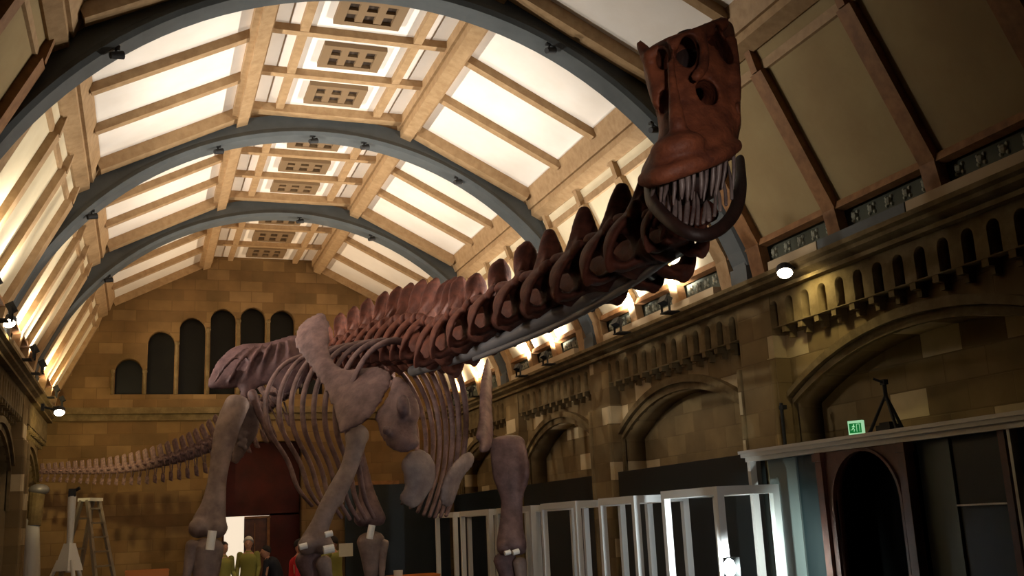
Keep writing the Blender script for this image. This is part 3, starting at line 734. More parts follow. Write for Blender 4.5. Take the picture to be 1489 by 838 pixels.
bm = BM(); limb(bm, [(492, 522, 590, 18.7, .7), (496, 526, 610, 18.7, .6), (505, 529, 650, 18.6, .55), (517, 537, 685, 18.6, .6), (521, 545, 715, 18.55, .6), (516, 556, 742, 18.5, .6), (515, 561, 756, 18.5, .5)])
ball(bm, at(526, 754, 18.45), .15); ball(bm, at(550, 754, 18.45), .14)
bone('femur', bm, M['bone'], dino, .035)
def shin(k, tib, fib, foot):
    bm = BM(); loft(bm, [Vector(p) for p in tib], [(.26, .2), (.2, .15), (.11, .1), (.2, .14)], (1, 0, 0), 14, 5); bone('tibia', bm, M['bone_pale'], dino, .035)
    bm = BM(); loft(bm, [Vector(p) for p in fib], [(.13, .1), (.075, .07), (.06, .06), (.11, .08)], (1, 0, 0), 12, 5); bone('fibula', bm, M['bone_pale'], dino, .035)
    bm = BM(); f = Vector(foot); ball(bm, f+Vector((0, 0, .32)), .2, (1.1, .9, .6))
    for q in range(5):
        a = math.radians(-150+q*30); v = Vector((math.cos(a), math.sin(a), 0))
        loft(bm, [f+v*.12+Vector((0, 0, .3)), f+v*.3+Vector((0, 0, .14)), f+v*.48+Vector((0, 0, .05))], [.08, .07, .05], (0, 0, 1), 8, 3)
    bone('hindfoot', bm, M['bone'], dino, .03)
t0 = at(302, 796, 17.75); f0 = at(281, 792, 17.7)
shin(0, [t0, (t0.x-.02, 17.75, 1.1), (t0.x-.06, 17.8, .75), (t0.x-.1, 17.85, .38)], [f0, (f0.x-.08, 17.7, 1.2), (f0.x-.14, 17.75, .8), (f0.x-.1, 17.8, .4)], (t0.x-.1, 17.8, 0))
t1 = at(539, 786, 18.5); f1 = at(556, 790, 18.45)
shin(1, [t1, (t1.x+.02, 18.5, 1.25), (t1.x+.0, 18.55, .8), (t1.x-.03, 18.6, .38)], [f1, (f1.x-.02, 18.4, 1.2), (f1.x-.04, 18.4, .8), (f1.x-.08, 18.5, .4)], (t1.x, 18.5, 0))

# --- steel that carries the bones
arm = BM()
loft(arm, [at(600, 540, 15.3), at(690, 512, 12.9), at(800, 462, 10.2), at(900, 408, 8.1), at(985, 358, 6.6)], [.085]*5, seg=10)
loft(arm, [at(690, 522, 12.6), at(800, 478, 10.0), at(900, 424, 8.0), at(990, 362, 6.5)], [.035]*4, seg=8)
for px, py, Y in ((735, 500, 11.8), (845, 448, 9.2), (860, 436, 8.9), (930, 400, 7.5)):
    c = at(px, py, Y); bar(arm, c+Vector((-.12, 0, .12)), c+Vector((.14, 0, -.02)), .07, .04)
ab = obj('support_tube', arm, M['steel'], dino, True)
pins = [((541, 764, 18.2), (537, 784, 18.2), .062), ((309, 772, 17.4), (305, 800, 17.4), .068)]
for p, q, r in pins:
    b = BM(); cyl(b, at(*p), at(*q), r, n=16); o = obj('joint_pin', b, M['pin'], dino); o['label'] = 'white pin at the knee'
for p, r in (((441, 796, 14.1), .05), ((478, 800, 14.2), .07), ((750, 804, 15.0), .05), ((738, 805, 15.0), .045), ((478, 778, 14.2), .05)):
    b = BM(); c = at(*p); cyl(b, c+Vector((-r, 0, 0)), c+Vector((r, 0, .02)), r*.8, n=12); o = obj('joint_pin', b, M['pin'], dino); o['label'] = 'white pin at the elbow'
# posts under the trunk reaching the floor
for p in ((470, 560, 17.0), (600, 560, 14.9)):
    c = at(*p)

# --- skull
SL = .35
ROWS = [(1000, 30, 44, 6.1, .12), (1000, 62, 53, 6.08, .26), (1003, 67, 80, 6.0, .34), (1010, 66, 115, 5.93, .36), (1016, 61, 150, 5.87, .36), (1017, 60, 180, 5.8, .36), (1010, 68, 204, 5.76, .42), (1003, 71, 224, 5.73, .44), (1003, 70, 243, 5.75, .4), (1004, 62, 254, 5.8, .3)]
S = catmull([list(r) for r in ROWS], 4)
bm = BM(); seg = 28; rings = []
for xc, hw, yc, Yc, dd in S:
    rg = []
    for i in range(seg):
        a = 2*PI*i/seg; ca, sa = math.cos(a), math.sin(a)
        ca = math.copysign(abs(ca)**.8, ca); sa = math.copysign(abs(sa)**.8, sa)
        px = xc+hw*ca; rg.append(bm.verts.new(at(px, yc-SL*(px-xc), Yc+.1-dd*(-sa if sa < 0 else -sa)*1.0)))
    rings.append(rg)
for r0, r1 in zip(rings, rings[1:]):
    for i in range(seg): bm.faces.new((r0[i], r0[(i+1) % seg], r1[(i+1) % seg], r1[i]))
bm.faces.new(rings[0]); bm.faces.new(rings[-1][::-1])
bmesh.ops.recalc_face_normals(bm, faces=bm.faces)
# relief: brow ridges, nasal bar, rim of the jaw
def pxb(bm, px, py, Y, rx, ry, rd, tilt=0):
    """ellipsoid lump of pixel size rx, ry and depth rd metres"""
    c = at(px, py, Y); k_ = pxm(px, py, Y)
    R = RM @ Matrix.Rotation(tilt, 3, 'Z')
    ball(bm, c, 1, (rx*k_, ry*k_, rd), R, n=20)
loft(bm, [at(942, 82, 5.85), at(978, 66, 5.75), at(1020, 48, 5.75), at(1052, 34, 5.85)], [.05, .055, .055, .05], seg=10)
loft(bm, [at(974, 64, 5.75), at(976, 100, 5.62), at(980, 140, 5.55), at(986, 185, 5.44)], [.03, .03, .04, .06], seg=10)
loft(bm, [at(1020, 46, 5.72), at(1024, 92, 5.6), at(1012, 112, 5.54)], [.035, .04, .04], seg=10)
loft(bm, [at(1062, 60, 5.85), at(1068, 120, 5.75), at(1066, 180, 5.68)], [.05, .05, .05], seg=10)
loft(bm, [at(930, 64, 5.95), at(940, 80, 5.9), at(950, 110, 5.85), at(957, 150, 5.8)], [.03, .05, .045, .045], seg=10)
loft(bm, [at(936, 262, 5.66), at(960, 256, 5.45), at(1002, 242, 5.36), at(1045, 226, 5.42), at(1070, 212, 5.6)], [.05, .06, .06, .06, .05], seg=10)
pxb(bm, 985, 218, 5.5, 42, 26, .2, .3)
holes = BM()
pxb(holes, 960, 90, 5.95, 11, 24, .5); pxb(holes, 998, 79, 5.8, 16, 26, .36, -.1); pxb(holes, 1045, 74, 5.93, 12, 36, .4, .3)
pxb(holes, 1025, 138, 5.72, 18, 23, .3, .1); pxb(holes, 965, 150, 5.8, 8, 21, .26); pxb(holes, 1071, 160, 5.75, 5, 14, .3)
pxb(holes, 1002, 100, 6.05, 50, 58, .24); pxb(holes, 1008, 270, 5.85, 44, 30, .2, .34)
me = fuse(bm, .018, 2, holes)
skull = link('skull', me, M['bone_skull'], dino, True)
skull['label'] = 'rust brown skull facing down over the hall'
# palate and braincase, bone darkened to paint the shade behind the openings
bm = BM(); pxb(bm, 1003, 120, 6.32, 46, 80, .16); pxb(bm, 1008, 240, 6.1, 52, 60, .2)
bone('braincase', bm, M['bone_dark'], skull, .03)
b = BM(); pxb(b, 0, 0, 0, 0, 0, 0) if False else None
jaw = BM()
JP = [(946, 258, 6.15), (948, 290, 5.9), (966, 314, 5.65), (992, 334, 5.45), (1020, 343, 5.38), (1048, 332, 5.45), (1068, 308, 5.65), (1076, 275, 5.9), (1074, 236, 6.2)]
loft(jaw, [at(*p) for p in JP], [(.07, .045), (.075, .045), (.065, .045), (.05, .045), (.045, .045), (.05, .045), (.065, .045), (.075, .04), (.07, .04)], RM @ Vector((0, 0, 1)), 12, 5)
lj = bone('lower_jaw', jaw, M['bone_dark'], dino, .018)
def tooth(parent, a, b_, r):
    bm = BM(); a, b_ = Vector(a), Vector(b_); m_ = a.lerp(b_, .5)+Vector((0, -.01, 0))
    loft(bm, [a, m_, a.lerp(b_, .85), b_], [r, r*1.05, r*.7, r*.3], (1, 0, 0), 8, 2)
    obj('tooth', bm, M['tooth'], parent, True)
for i in range(13):
    t = i/12; px = 952+t*114; py = 262-t*46+8*math.sin(PI*t)-2
    Y = 5.72-.3*math.sin(PI*t)
    L = 34+26*t+random.uniform(-5, 8)
    tooth(skull, at(px, py, Y), at(px-2+random.uniform(-5, 5), py+L, Y+.06+random.uniform(-.04, .04)), random.uniform(.012, .019))
for i in range(13):
    t = i/12; px = 964+t*100; py = 303+30*math.sin(PI*t)-14*t
    Y = 5.72-.26*math.sin(PI*t)
    L = 38+random.uniform(-12, 10)
    tooth(lj, at(px, py, Y), at(px+(4-8*t)+random.uniform(-5, 5), py-L, Y+.1), random.uniform(.011, .018))

# ------------------------------------------------------------------ cases and boards along the right wall
HR = HX+WALL
def board_run(nm, a, c, x, z, lab):
    b = BM(); box2(b, (x, a, 0), (x+.06, c, z)); t = tag(obj(nm, b, M['board'], None), lab, 'display board', 'dark display boards')
    return t
board_run('display_board', 11.15, 14.7, HR-.18, 2.44, 'tall dark board against the side wall behind the nearest white cases')
board_run('display_board', 10.5, 11.13, HR-.33, 2.42, 'narrow dark board between the cabinet and the nearest white case')
board_run('display_board', 15.7, 19.0, HR-.18, 2.44, 'tall dark board against the side wall between the two far pilasters')
board_run('display_board', 20.0, 23.8, HR-.18, 2.44, 'tall dark board against the side wall next to the end wall')
b = BM(); box2(b, (4.35, Y1-.2, 0), (HR-.3, Y1-.14, 2.74)); tag(obj('display_board', b, M['board']), 'wide black board against the end wall under the amber stone', 'display board', 'dark display boards')
b = BM(); box2(b, (4.2, Y1-.24, 2.74), (5.6, Y1-.14, 2.82)); tag(obj('ledge', b, M['wood_dark']), 'narrow brown ledge on top of the black end wall board', 'ledge')

def white_case(x0, x1, y0, y1, z, lab):
    t = thing('display_case', ((x0+x1)/2, (y0+y1)/2, 0), lab, 'display case', 'white framed cases in a row')
    w = .04
    for x in (x0, x1):
        for y in (y0, y1):
            b = BM(); box2(b, (x-w, y-w, 0), (x+w, y+w, z-.09)); obj('post', b, M['case_white'], t)
    for zz, nf in ((.06, 'bottom_frame'), (z-.045, 'top_frame')):
        b = BM(); v = w if nf[0] == 't' else w-.006
        for x in (x0, x1): box2(b, (x-v, y0+v, zz-.045), (x+v, y1-v, zz+.045))
        for y in (y0, y1): box2(b, (x0-v, y-v, zz-.045), (x1+v, y+v, zz+.045))
        obj(nf, b, M['case_white'], t)
    pass
    b = BM(); box2(b, (x0+w, y0+w, .1), (x1-w, y1-w, .13)); obj('base_board', b, M['board'], t)
white_case(5.74, 6.42, 9.75, 10.95, 2.03, 'empty white framed case nearest the green exit sign')
white_case(5.74, 6.42, 11.75, 12.75, 2.01, 'empty white framed case in front of the stone pilaster, second from the cabinet')
white_case(5.74, 6.42, 13.6, 14.9, 2.01, 'empty white framed case, third from the cabinet')
white_case(5.74, 6.42, 15.4, 17.0, 2.0, 'empty white framed case half hidden by the dinosaur front leg')
white_case(5.74, 6.42, 17.5, 19.2, 2.0, 'empty white framed case just behind the dinosaur front leg')
white_case(5.74, 6.42, 19.7, 21.0, 2.0, 'empty white framed case at the far end of the row')

# dark cabinet with the arched opening
CX0 = HR-.5                                   # its face
cab = thing('display_cabinet', (HR-.25, 7.5, 0), 'long dark wall cabinet with silver top rail and arched wooden opening', 'cabinet')
cy0, cy1, cz = 5.6, 10.42, 2.36
b = BM(); box2(b, (HR-.1, cy0, 0), (HR-.04, cy1, cz)); box2(b, (CX0, cy0-.05, 0), (HR-.04, cy0, cz)); box2(b, (CX0+.02, cy0, cz-.04), (HR-.04, cy1, cz)); obj('carcass', b, M['board'], cab)
b = BM(); box2(b, (CX0-.12, cy0-.05, cz), (HR-.04, cy1+.03, cz+.04)); box2(b, (CX0-.14, cy0-.05, cz+.04), (HR-.04, cy1+.05, cz+.075)); box2(b, (CX0-.08, cy0, cz-.05), (CX0-.02, cy1, cz)); o = obj('top_rail', b, M['silver'], cab)
def cpost(y, w, m):
    b = BM(); box2(b, (CX0-.06, y-w/2, 0), (CX0+.02, y+w/2, cz-.05)); obj('frame_post', b, M[m], cab)
cpost(10.39, .06, 'silver'); cpost(6.62, .07, 'brown_door'); cpost(6.54, .03, 'silver')
def cpan(a, c, m, x=0.0, lab=None):
    b = BM(); box2(b, (CX0+x, a, .1), (CX0+x+.03, c, cz-.05)); o = obj('panel', b, M[m], cab)
    if lab: o['label'] = lab
cpan(9.62, 10.15, 'board_grey', .04, 'blue grey panel'); cpan(9.0, 9.62, 'board_teal', .06, 'dark teal panel')
cpan(7.32, 7.72, 'board_grey', .04, 'blue grey panel'); cpan(5.62, 7.3, 'board', .06)
b = BM(); box2(b, (CX0-.0, 6.66, 1.72), (CX0+.05, 7.28, 1.735)); obj('shelf_edge', b, M['silver'], cab)
b = slab('d', [[(7.8, 0), (9.0, 0), (9.0, cz-.05), (7.8, cz-.05)], archloop(8.37, .49, .02, 1.82, 2.3, 20)], .08, lambda u, v, w: Vector((CX0-.02+w, u, v)))
pn = obj('arched_panel', b, M['brown_door'], cab)
b = BM()
out = archloop(8.37, .52, 0, 1.82, 2.305, 20); inn = archloop(8.37, .49, 0, 1.82, 2.28, 20)
A = [[b.verts.new((x, u, v)) for u, v in L] for x in (CX0-.09, CX0-.04) for L in (out, inn)]
for i in range(len(out)-1):
    for p, q in ((0, 1), (2, 0), (1, 3)): b.faces.new((A[p][i], A[p][i+1], A[q][i+1], A[q][i]))
obj('arch_bead', b, M['brown_door'], pn)
b = BM(); box2(b, (CX0+.06, 7.8, 0), (CX0+.3, 7.84, cz-.06)); box2(b, (CX0+.06, 8.96, 0), (CX0+.3, 9.0, cz-.06)); box2(b, (CX0+.28, 7.8, 0), (CX0+.32, 9.0, cz-.06)); obj('dark_niche', b, M['niche_shade'], cab)
for y in (7.78, 9.03): 
    b = BM(); box2(b, (CX0-.1, y-.05, 0), (CX0+.0, y+.05, cz-.05)); box2(b, (CX0-.12, y-.07, cz-.14), (CX0, y+.07, cz-.06)); obj('pilaster_strip', b, M['brown_door'], cab)

# exit sign on the cabinet
ZT = cz+.075
e = at(1243, 630, 8.55); ex, ey = CX0+.05, 8.55
sg = thing('exit_sign', (ex, ey, ZT), 'small green lit emergency exit sign on the cabinet top', 'exit sign')
face = Vector((-.86, -.5, 0)).normalized(); side = Vector((face.y, -face.x, 0)).normalized()*-1
side = Vector((-face.y, face.x, 0)); 
Rm = Matrix((side, -face, Vector((0, 0, 1)))).transposed()
sc_ = Vector((ex, ey, ZT+.105))
b = BM(); box(b, sc_-face*.0, (.2, .07, .2), Rm); obj('housing', b, M['exit_white'], sg)
b = BM(); box(b, sc_+face*.037, (.165, .006, .13), Rm); obj('green_face', b, M['exit_green'], sg)
def sgp(u, v, d=.042): return sc_+side*u+Vector((0, 0, v))+face*d
b = BM()      # running figure, arrow and doorway
up = -face
def st(p, q, w=.008): bar(b, sgp(*p), sgp(*q), w, .003, face)
ball(b, sgp(-.018, .042), .009, n=8)
for p, q in (((-.02, .032), (-.03, .002)), ((-.03, .002), (-.012, -.018)), ((-.012, -.018), (-.02, -.045)), ((-.03, .002), (-.045, -.02)), ((-.045, -.02), (-.065, -.02)), ((-.022, .028), (-.002, .012)), ((-.022, .028), (-.045, .018))): st(p, q)
for p, q in (((.02, -.05), (.02, .05)), ((.02, .05), (.06, .05)), ((.06, .05), (.06, -.05))): st(p, q, .006)
obj('pictogram', b, M['exit_white'], sg); sg.scale = (.74, .74, .74)

# black tripod on the cabinet
tx, ty = CX0+.12, 8.15
tr = thing('tripod', (tx, ty, ZT), 'small black tripod standing on the cabinet beside the exit sign', 'tripod')
ap = Vector((tx, ty, ZT+.36))
for q, (dx, dy) in enumerate(((-.1, .17), (-.06, -.17), (.16, 0))):
    b = BM(); cyl(b, ap, (tx+dx, ty+dy, ZT+.01), .014, .018, 10); ball(b, (tx+dx, ty+dy, ZT+.018), .018, n=8); obj('leg', b, M['black'], tr)
b = BM(); cyl(b, ap-Vector((0, 0, .06)), ap+Vector((0, 0, .1)), .02); box(b, ap+Vector((0, 0, .12)), (.05, .06, .05)); cyl(b, ap+Vector((-.02, 0, .12)), ap+Vector((-.08, .05, .16)), .012); obj('head', b, M['black'], tr)
b = BM(); box(b, (tx-.02, ty+.0, ZT+.035), (.12, .2, .07)); box(b, (tx-.02, ty, ZT+.08), (.08, .14, .03)); tag(obj('equipment_box', b, M['black']), 'flat black box between the legs of the black tripod', 'box')
# thin pipe up the pilaster
b = BM(); cyl(b, (HR-.24, 10.1, 2.44), (HR-.24, 10.1, 2.95), .02); box(b, (HR-.22, 10.1, 2.9), (.06, .07, .05)); tag(obj('pipe', b, M['black']), 'short thin black pipe rising beside the stone pilaster above the cabinet', 'pipe')

# ------------------------------------------------------------------ lamps in view
def bracket_lamp(px, py, Y, sgn, lab):
    p = at(px, py, Y)
    t = thing('wall_lamp', p, lab, 'lamp', 'small lamps at the feet of the roof ribs')
    b = BM(); ball(b, p+Vector((0, .05, .02)), .1, (1, 1, .8)); cyl(b, p+Vector((0, .05, .02)), p+Vector((sgn*.25, .12, .08)), .02); box(b, p+Vector((sgn*.27, .12, .08)), (.05, .12, .12)); obj('housing', b, M['black'], t)
    b = BM(); d = (Vector((0, 0, CAM_H))-p).normalized(); d = Vector((d.x, d.y, d.z-.5)).normalized()
    ball(b, p+d*.045+Vector((0, .05, .0)), .085, (1, 1, .72)); obj('lens', b, M['lamp'], t, True)
    return p
L1 = bracket_lamp(1145, 393, 9.4, 1, 'bright round lamp below the right foot of the largest rib')
L2 = bracket_lamp(12, 467, 14.9, -1, 'bright round lamp by the left foot of the second rib')
L3 = bracket_lamp(86, 598, 19.2, -1, 'bright round lamp low on the left wall near the end wall')
def uplight(y, s, lab, aim=None):
    p = Vector((HX+s*4.08, y, 4.57))
    t = thing('floodlight', (p.x, p.y, 4.415), lab, 'floodlight', 'floodlights on the cornice')
    b = BM(); box(b, (p.x, p.y, 4.585), (.1, .2, .1), Matrix.Rotation(s*.5, 3, 'Y')); obj('housing', b, M['black'], t)
    b = BM(); box2(b, (p.x-.015, p.y-.115, 4.43), (p.x+.015, p.y-.1, 4.6)); box2(b, (p.x-.015, p.y+.1, 4.43), (p.x+.015, p.y+.115, 4.6)); box2(b, (p.x-.03, p.y-.115, 4.415), (p.x+s*.155, p.y+.115, 4.43)); obj('bracket', b, M['black'], t)
    return p
UP = []
for k, (a, c, nm) in enumerate(((11.0, 14.8, 'the brightest bay'), (15.6, 19.1, 'the second lit bay'), (19.9, 23.8, 'the end bay'))):
    for s, sd in ((1, 'right'), (-1, 'left')):
        for j in (0, 1):
            y = a+(c-a)*(.3+.4*j)
            UP.append((k, s, uplight(y, s, 'black floodlight on the %s cornice of %s, %s one' % (sd, nm, ('nearer', 'farther')[j]))))
# small black spots clipped under the ribs
for y, xs, lab in ((10.6, (-2.9, -.9, 1.9, 3.2), 'the largest rib'), (15.2, (-3.3, -1.6, -.2, .6, 2.1), 'the second rib'), (19.5, (-3.2, .2, 1.6), 'the smallest rib')):
    for i, x in enumerate(xs):
        z = arch_pt(x); t = thing('spotlight', (HX+x, y-.12, z), 'tiny black spotlight clipped under %s, number %d counted from the left wall' % (lab, i+1), 'spotlight', 'tiny spotlights under the ribs')
        b = BM(); cyl(b, (HX+x, y-.12, z+.02), (HX+x, y-.12, z-.07), .014); box(b, (HX+x, y-.12, z+.005), (.08, .06, .03)); obj('clip', b, M['black'], t)
        b = BM(); cyl(b, (HX+x-.05, y-.15, z-.1), (HX+x+.07, y-.1, z-.06), .035, .045); obj('head', b, M['black'], t)
# cool work light on the floor by the cases
wl = at(1062, 826, 9.42)
t = thing('work_light', (wl.x, wl.y, 0), 'cool white work light shining beside the nearest white case', 'work light')
b = BM(); cyl(b, (wl.x, wl.y, .02), (wl.x, wl.y, wl.z-.1), .02)
for q in range(3):
    a = q*2.1; cyl(b, (wl.x, wl.y, .55), (wl.x+.3*math.cos(a), wl.y+.3*math.sin(a), .01), .014)
obj('stand', b, M['black'], t)
b = BM(); box(b, (wl.x+.04, wl.y+.04, wl.z), (.1, .16, .2)); obj('housing', b, M['black'], t)
b = BM(); ball(b, (wl.x-.02, wl.y-.02, wl.z), .075, (.8, .8, 1.25)); obj('lens', b, M['led'], t, True)

# ------------------------------------------------------------------ the far left: stands and ladder
def onfloor(px, Y): p = at(px, 820, Y); return Vector((p.x, Y, 0))
p = onfloor(100, 20.0); pt = at(100, 712, 20.0)
t = thing('tripod_stand', p, 'pale tripod lighting stand in front of the stepladder', 'stand')
b = BM(); cyl(b, (p.x, p.y, 1.25), (p.x, p.y, pt.z-.12), .045, .07); obj('pole', b, M['stand_white'], t)
b = BM(); cyl(b, (p.x, p.y, 1.28), (p.x, p.y, 1.74), .25, .1, 5); obj('skirt', b, M['stand_white'], t)
for q in range(3):
    a = -PI/2+.35+q*2*PI/3; b = BM(); cyl(b, (p.x+.17*math.cos(a), p.y+.17*math.sin(a), 1.45), (p.x+.75*math.cos(a), p.y+.75*math.sin(a), .02), .035); obj('leg', b, M['stand_white'], t)
b = BM(); box(b, (p.x, p.y, pt.z-.06), (.12, .12, .14)); cyl(b, (p.x, p.y, pt.z-.05), (p.x+.12, p.y-.05, pt.z+.02), .03); obj('clamp', b, M['black'], t)
# stepladder
p = onfloor(128, 21.2); zt = at(128, 728, 21.2).z
t = thing('stepladder', p, 'tall aluminium stepladder open against the end wall', 'ladder')
for nm, y0_, y1_ in (('front_frame', -.6, -.05), ('rear_frame', .6, .08)):
    b = BM()
    for s in (-1, 1): bar(b, (p.x+s*.36, p.y+y0_, .01), (p.x+s*.17, p.y+y1_, zt), .08, .05, (0, 1, 0))
    n = 9 if nm[0] == 'f' else 4
    for i in range(1, n+1):
        f = i/(n+.6); w = .36+(.17-.36)*f; y = p.y+y0_+(y1_-y0_)*f
        box(b, (p.x, y, zt*f), (2*w, .09 if n == 9 else .03, .03))
    obj(nm, b, M['alu'], t)
b = BM(); box(b, (p.x, p.y+.01, zt+.01), (.4, .26, .06)); obj('top_step', b, M['stand_white'], t)
b = BM(); bar(b, (p.x-.3, p.y-.3, zt*.42), (p.x-.27, p.y+.28, zt*.42), .02, .02); bar(b, (p.x+.3, p.y-.3, zt*.42), (p.x+.27, p.y+.28, zt*.42), .02, .02); obj('spreader', b, M['alu'], t); t.rotation_euler.z = 1.0
# tall white wrapped post under the tail tip
p = onfloor(46, 21.9); z0 = at(46, 757, 21.9).z
t = thing('wrapped_post', p, 'tall pale wrapped post standing under the tail tip', 'post')
b = BM(); loft(b, [(p.x, p.y, .03), (p.x, p.y, 1.2), (p.x-.03, p.y, z0)], [(.17, .15), (.16, .14), (.12, .1)], (1, 0, 0), 12, 4); obj('white_wrap', b, M['stand_white'], t, True)
b = BM(); cyl(b, (p.x, p.y, z0-.1), (p.x+.02, p.y+.05, at(50, 712, 21.9).z), .13, .15, 14); obj('post', b, M['stone_trim'], t)
b = BM(); z_ = at(50, 690, 22.0).z; ball(b, (p.x+.05, p.y+.05, z_-.3), .19, (1, 1, .6)); obj('cap', b, M['steel'], t, True)

# ------------------------------------------------------------------ people at the far end
def person(p, h, face, top, legs, lab, hair, bend=0.0, arms='down', helmet=False):
    t = thing('person', (p.x, p.y, 0), lab, 'person')
    R = Matrix.Rotation(face, 3, 'Z'); k_ = h/1.75
    def W(x, y, z): v = R @ Vector((x*k_, y*k_, 0)); return Vector((p.x+v.x, p.y+v.y, z*k_))
    # joints (x right, y forward)
    b_ = bend
    J = {'pel': (0, 0, .95), 'bel': (0, .06*b_, 1.12), 'che': (0, .3*b_, 1.34-.1*b_), 'nek': (0, .48*b_, 1.48-.22*b_), 'hed': (0, .56*b_+.01, 1.63-.26*b_)}
    for s, q in ((-1, 'l'), (1, 'r')):
        J['hip'+q] = (s*.1, 0, .9); J['kne'+q] = (s*.12, .04, .5); J['ank'+q] = (s*.12, -.02, .09); J['toe'+q] = (s*.14, .17, .04)
        J['sho'+q] = (s*.175, .42*b_, 1.42-.2*b_)
        if arms == 'up': J['elb'+q] = (s*.3, .15+.5*b_, 1.3-.1*b_); J['wri'+q] = (s*.2, .38+.5*b_, 1.42-.1*b_)
        else: J['elb'+q] = (s*.225, .0+.5*b_, 1.14-.3*b_); J['wri'+q] = (s*.21, .14+.55*b_, .93-.2*b_)
    bm = BM()
    X = R @ Vector((1, 0, 0))
    def L(names, rads): loft(bm, [W(*J[n]) for n in names], [(a*k_, c*k_) for a, c in rads], X, 12, 4)
    L(['pel', 'bel', 'che', 'nek'], [(.16, .11), (.145, .1), (.185, .12), (.06, .06)])
    for q in 'lr':
        L(['hip'+q, 'kne'+q, 'ank'+q], [(.09, .095), (.062, .065), (.045, .05)])
        L(['ank'+q, 'toe'+q], [(.045, .05), (.045, .03)])
        L(['sho'+q, 'elb'+q, 'wri'+q], [(.062, .062), (.045, .045), (.03, .03)])
        w, e_ = Vector(J['wri'+q]), Vector(J['elb'+q]); dv = (w-e_).normalized(); s = -1 if q == 'l' else 1
        loft(bm, [W(*w), W(*(w+dv*.05)), W(*(w+dv*.1))], [(.02, .03), (.018, .04), (.015, .036)], X, 8, 3)
        for f_ in range(4):
            o_ = Vector((0, -.03+.02*f_, 0)); ln = (.07, .085, .08, .06)[f_]
            loft(bm, [W(*(w+dv*.09+o_)), W(*(w+dv*(.09+ln*.6)+o_)), W(*(w+dv*(.09+ln*.9)+o_+Vector((-s*.02, 0, 0))))], [(.009, .009)]*3, X, 6, 2)
        loft(bm, [W(*(w+dv*.03)), W(*(w+dv*.06+Vector((-s*.02, .04, 0)))), W(*(w+dv*.1+Vector((-s*.03, .05, 0))))], [(.012, .012)]*3, X, 6, 2)
    hd = Vector(J['hed'])
    ball(bm, W(*hd), .105*k_, (.78, .92, 1.12), R, 16); loft(bm, [W(*J['nek']), W(*hd)], [(.048*k_, .048*k_)]*2, X, 10, 3)
    ball(bm, W(hd.x, hd.y+.1, hd.z-.01), .016*k_, (1, 1.2, 1.5), R, 8)
    for s in (-1, 1): ball(bm, W(s*.083, hd.y-.005, hd.z), .022*k_, (.5, .8, 1.3), R, 8); ball(bm, W(s*.035, hd.y+.085, hd.z+.022), .012*k_, n=8)
    ball(bm, W(0, hd.y+.09, hd.z-.05), .02*k_, (1.4, .5, .4), R, 8)
    bo = obj('body', bm, M['skin'], t, True)
    bm = BM()
    loft(bm, [W(0, -.005, .86), W(*J['bel']), W(*J['che']), W(0, J['nek'][1]*.96, J['nek'][2]-.04)], [(.19*k_, .135*k_), (.165*k_, .12*k_), (.205*k_, .14*k_), (.09*k_, .08*k_)], X, 16, 4)
    for q in 'lr': L(['sho'+q, 'elb'+q], [(.068, .068), (.052, .052)]); loft(bm, [W(*J['elb'+q]), W(*Vector(J['elb'+q]).lerp(Vector(J['wri'+q]), .9))], [(.051*k_, .051*k_), (.038*k_, .038*k_)], X, 10, 3)
    obj('jacket', bm, M[top], t, True)
    bm = BM()
    loft(bm, [W(0, 0, .99), W(0, 0, .86)], [(.17*k_, .12*k_), (.18*k_, .13*k_)], X, 14, 3)
    for q in 'lr': L(['hip'+q, 'kne'+q, 'ank'+q], [(.105, .11), (.08, .085), (.065, .07)])
    obj('trousers', bm, M[legs], t, True)
    bm = BM()
    for q in 'lr': L(['ank'+q, 'toe'+q], [(.052, .055), (.052, .04)])
    obj('shoes', bm, M['black'], t, True)
    bm = BM(); ball(bm, W(hd.x, hd.y-.012, hd.z+.035), (.132 if helmet else .112)*k_, (.84, .98, 1.0), R, 16)
    if helmet: loft(bm, [W(hd.x, hd.y+.06, hd.z+.06), W(hd.x, hd.y+.15, hd.z+.045)], [(.085*k_, .012), (.06*k_, .01)], X, 10, 3)
    bmesh.ops.bisect_plane(bm, geom=bm.verts[:]+bm.edges[:]+bm.faces[:], plane_co=W(hd.x, hd.y-.04, hd.z+.025), plane_no=(R @ Vector((0, -.55, 1))), clear_inner=True)
    bmesh.ops.holes_fill(bm, edges=bm.edges, sides=40)
    obj('helmet' if helmet else 'hair', bm, M['helmet' if helmet else hair], t, True)
    return t
def foot(px, Y): return onfloor(px, Y)
pp = foot(361, 22.6); person(pp, 1.68, 2.9, 'hivis', 'navy', 'person in a yellow vest and white hard hat before the bright doorway', 'hair', 0, 'down', True)
pp = foot(325, 21.8); person(pp, 1.62, 3.6, 'hivis', 'navy', 'person in a green vest half behind the nearest hind shin', 'hair')
pp = foot(404, 21.0); person(pp, 1.62, 1.2, 'navy', 'navy', 'person in dark clothes leaning over beside the brown door', 'hair', .45)
pp = foot(429, 18.2); person(pp, 1.66, 4.4, 'red_cloth', 'navy', 'person in a red jacket behind the dinosaur elbow', 'hair', .15)
pp = foot(488, 20.2); person(pp, 1.66, .9, 'hivis', 'navy', 'person in a yellow jacket holding a hand towards the white sign', 'hair', .1, 'up')
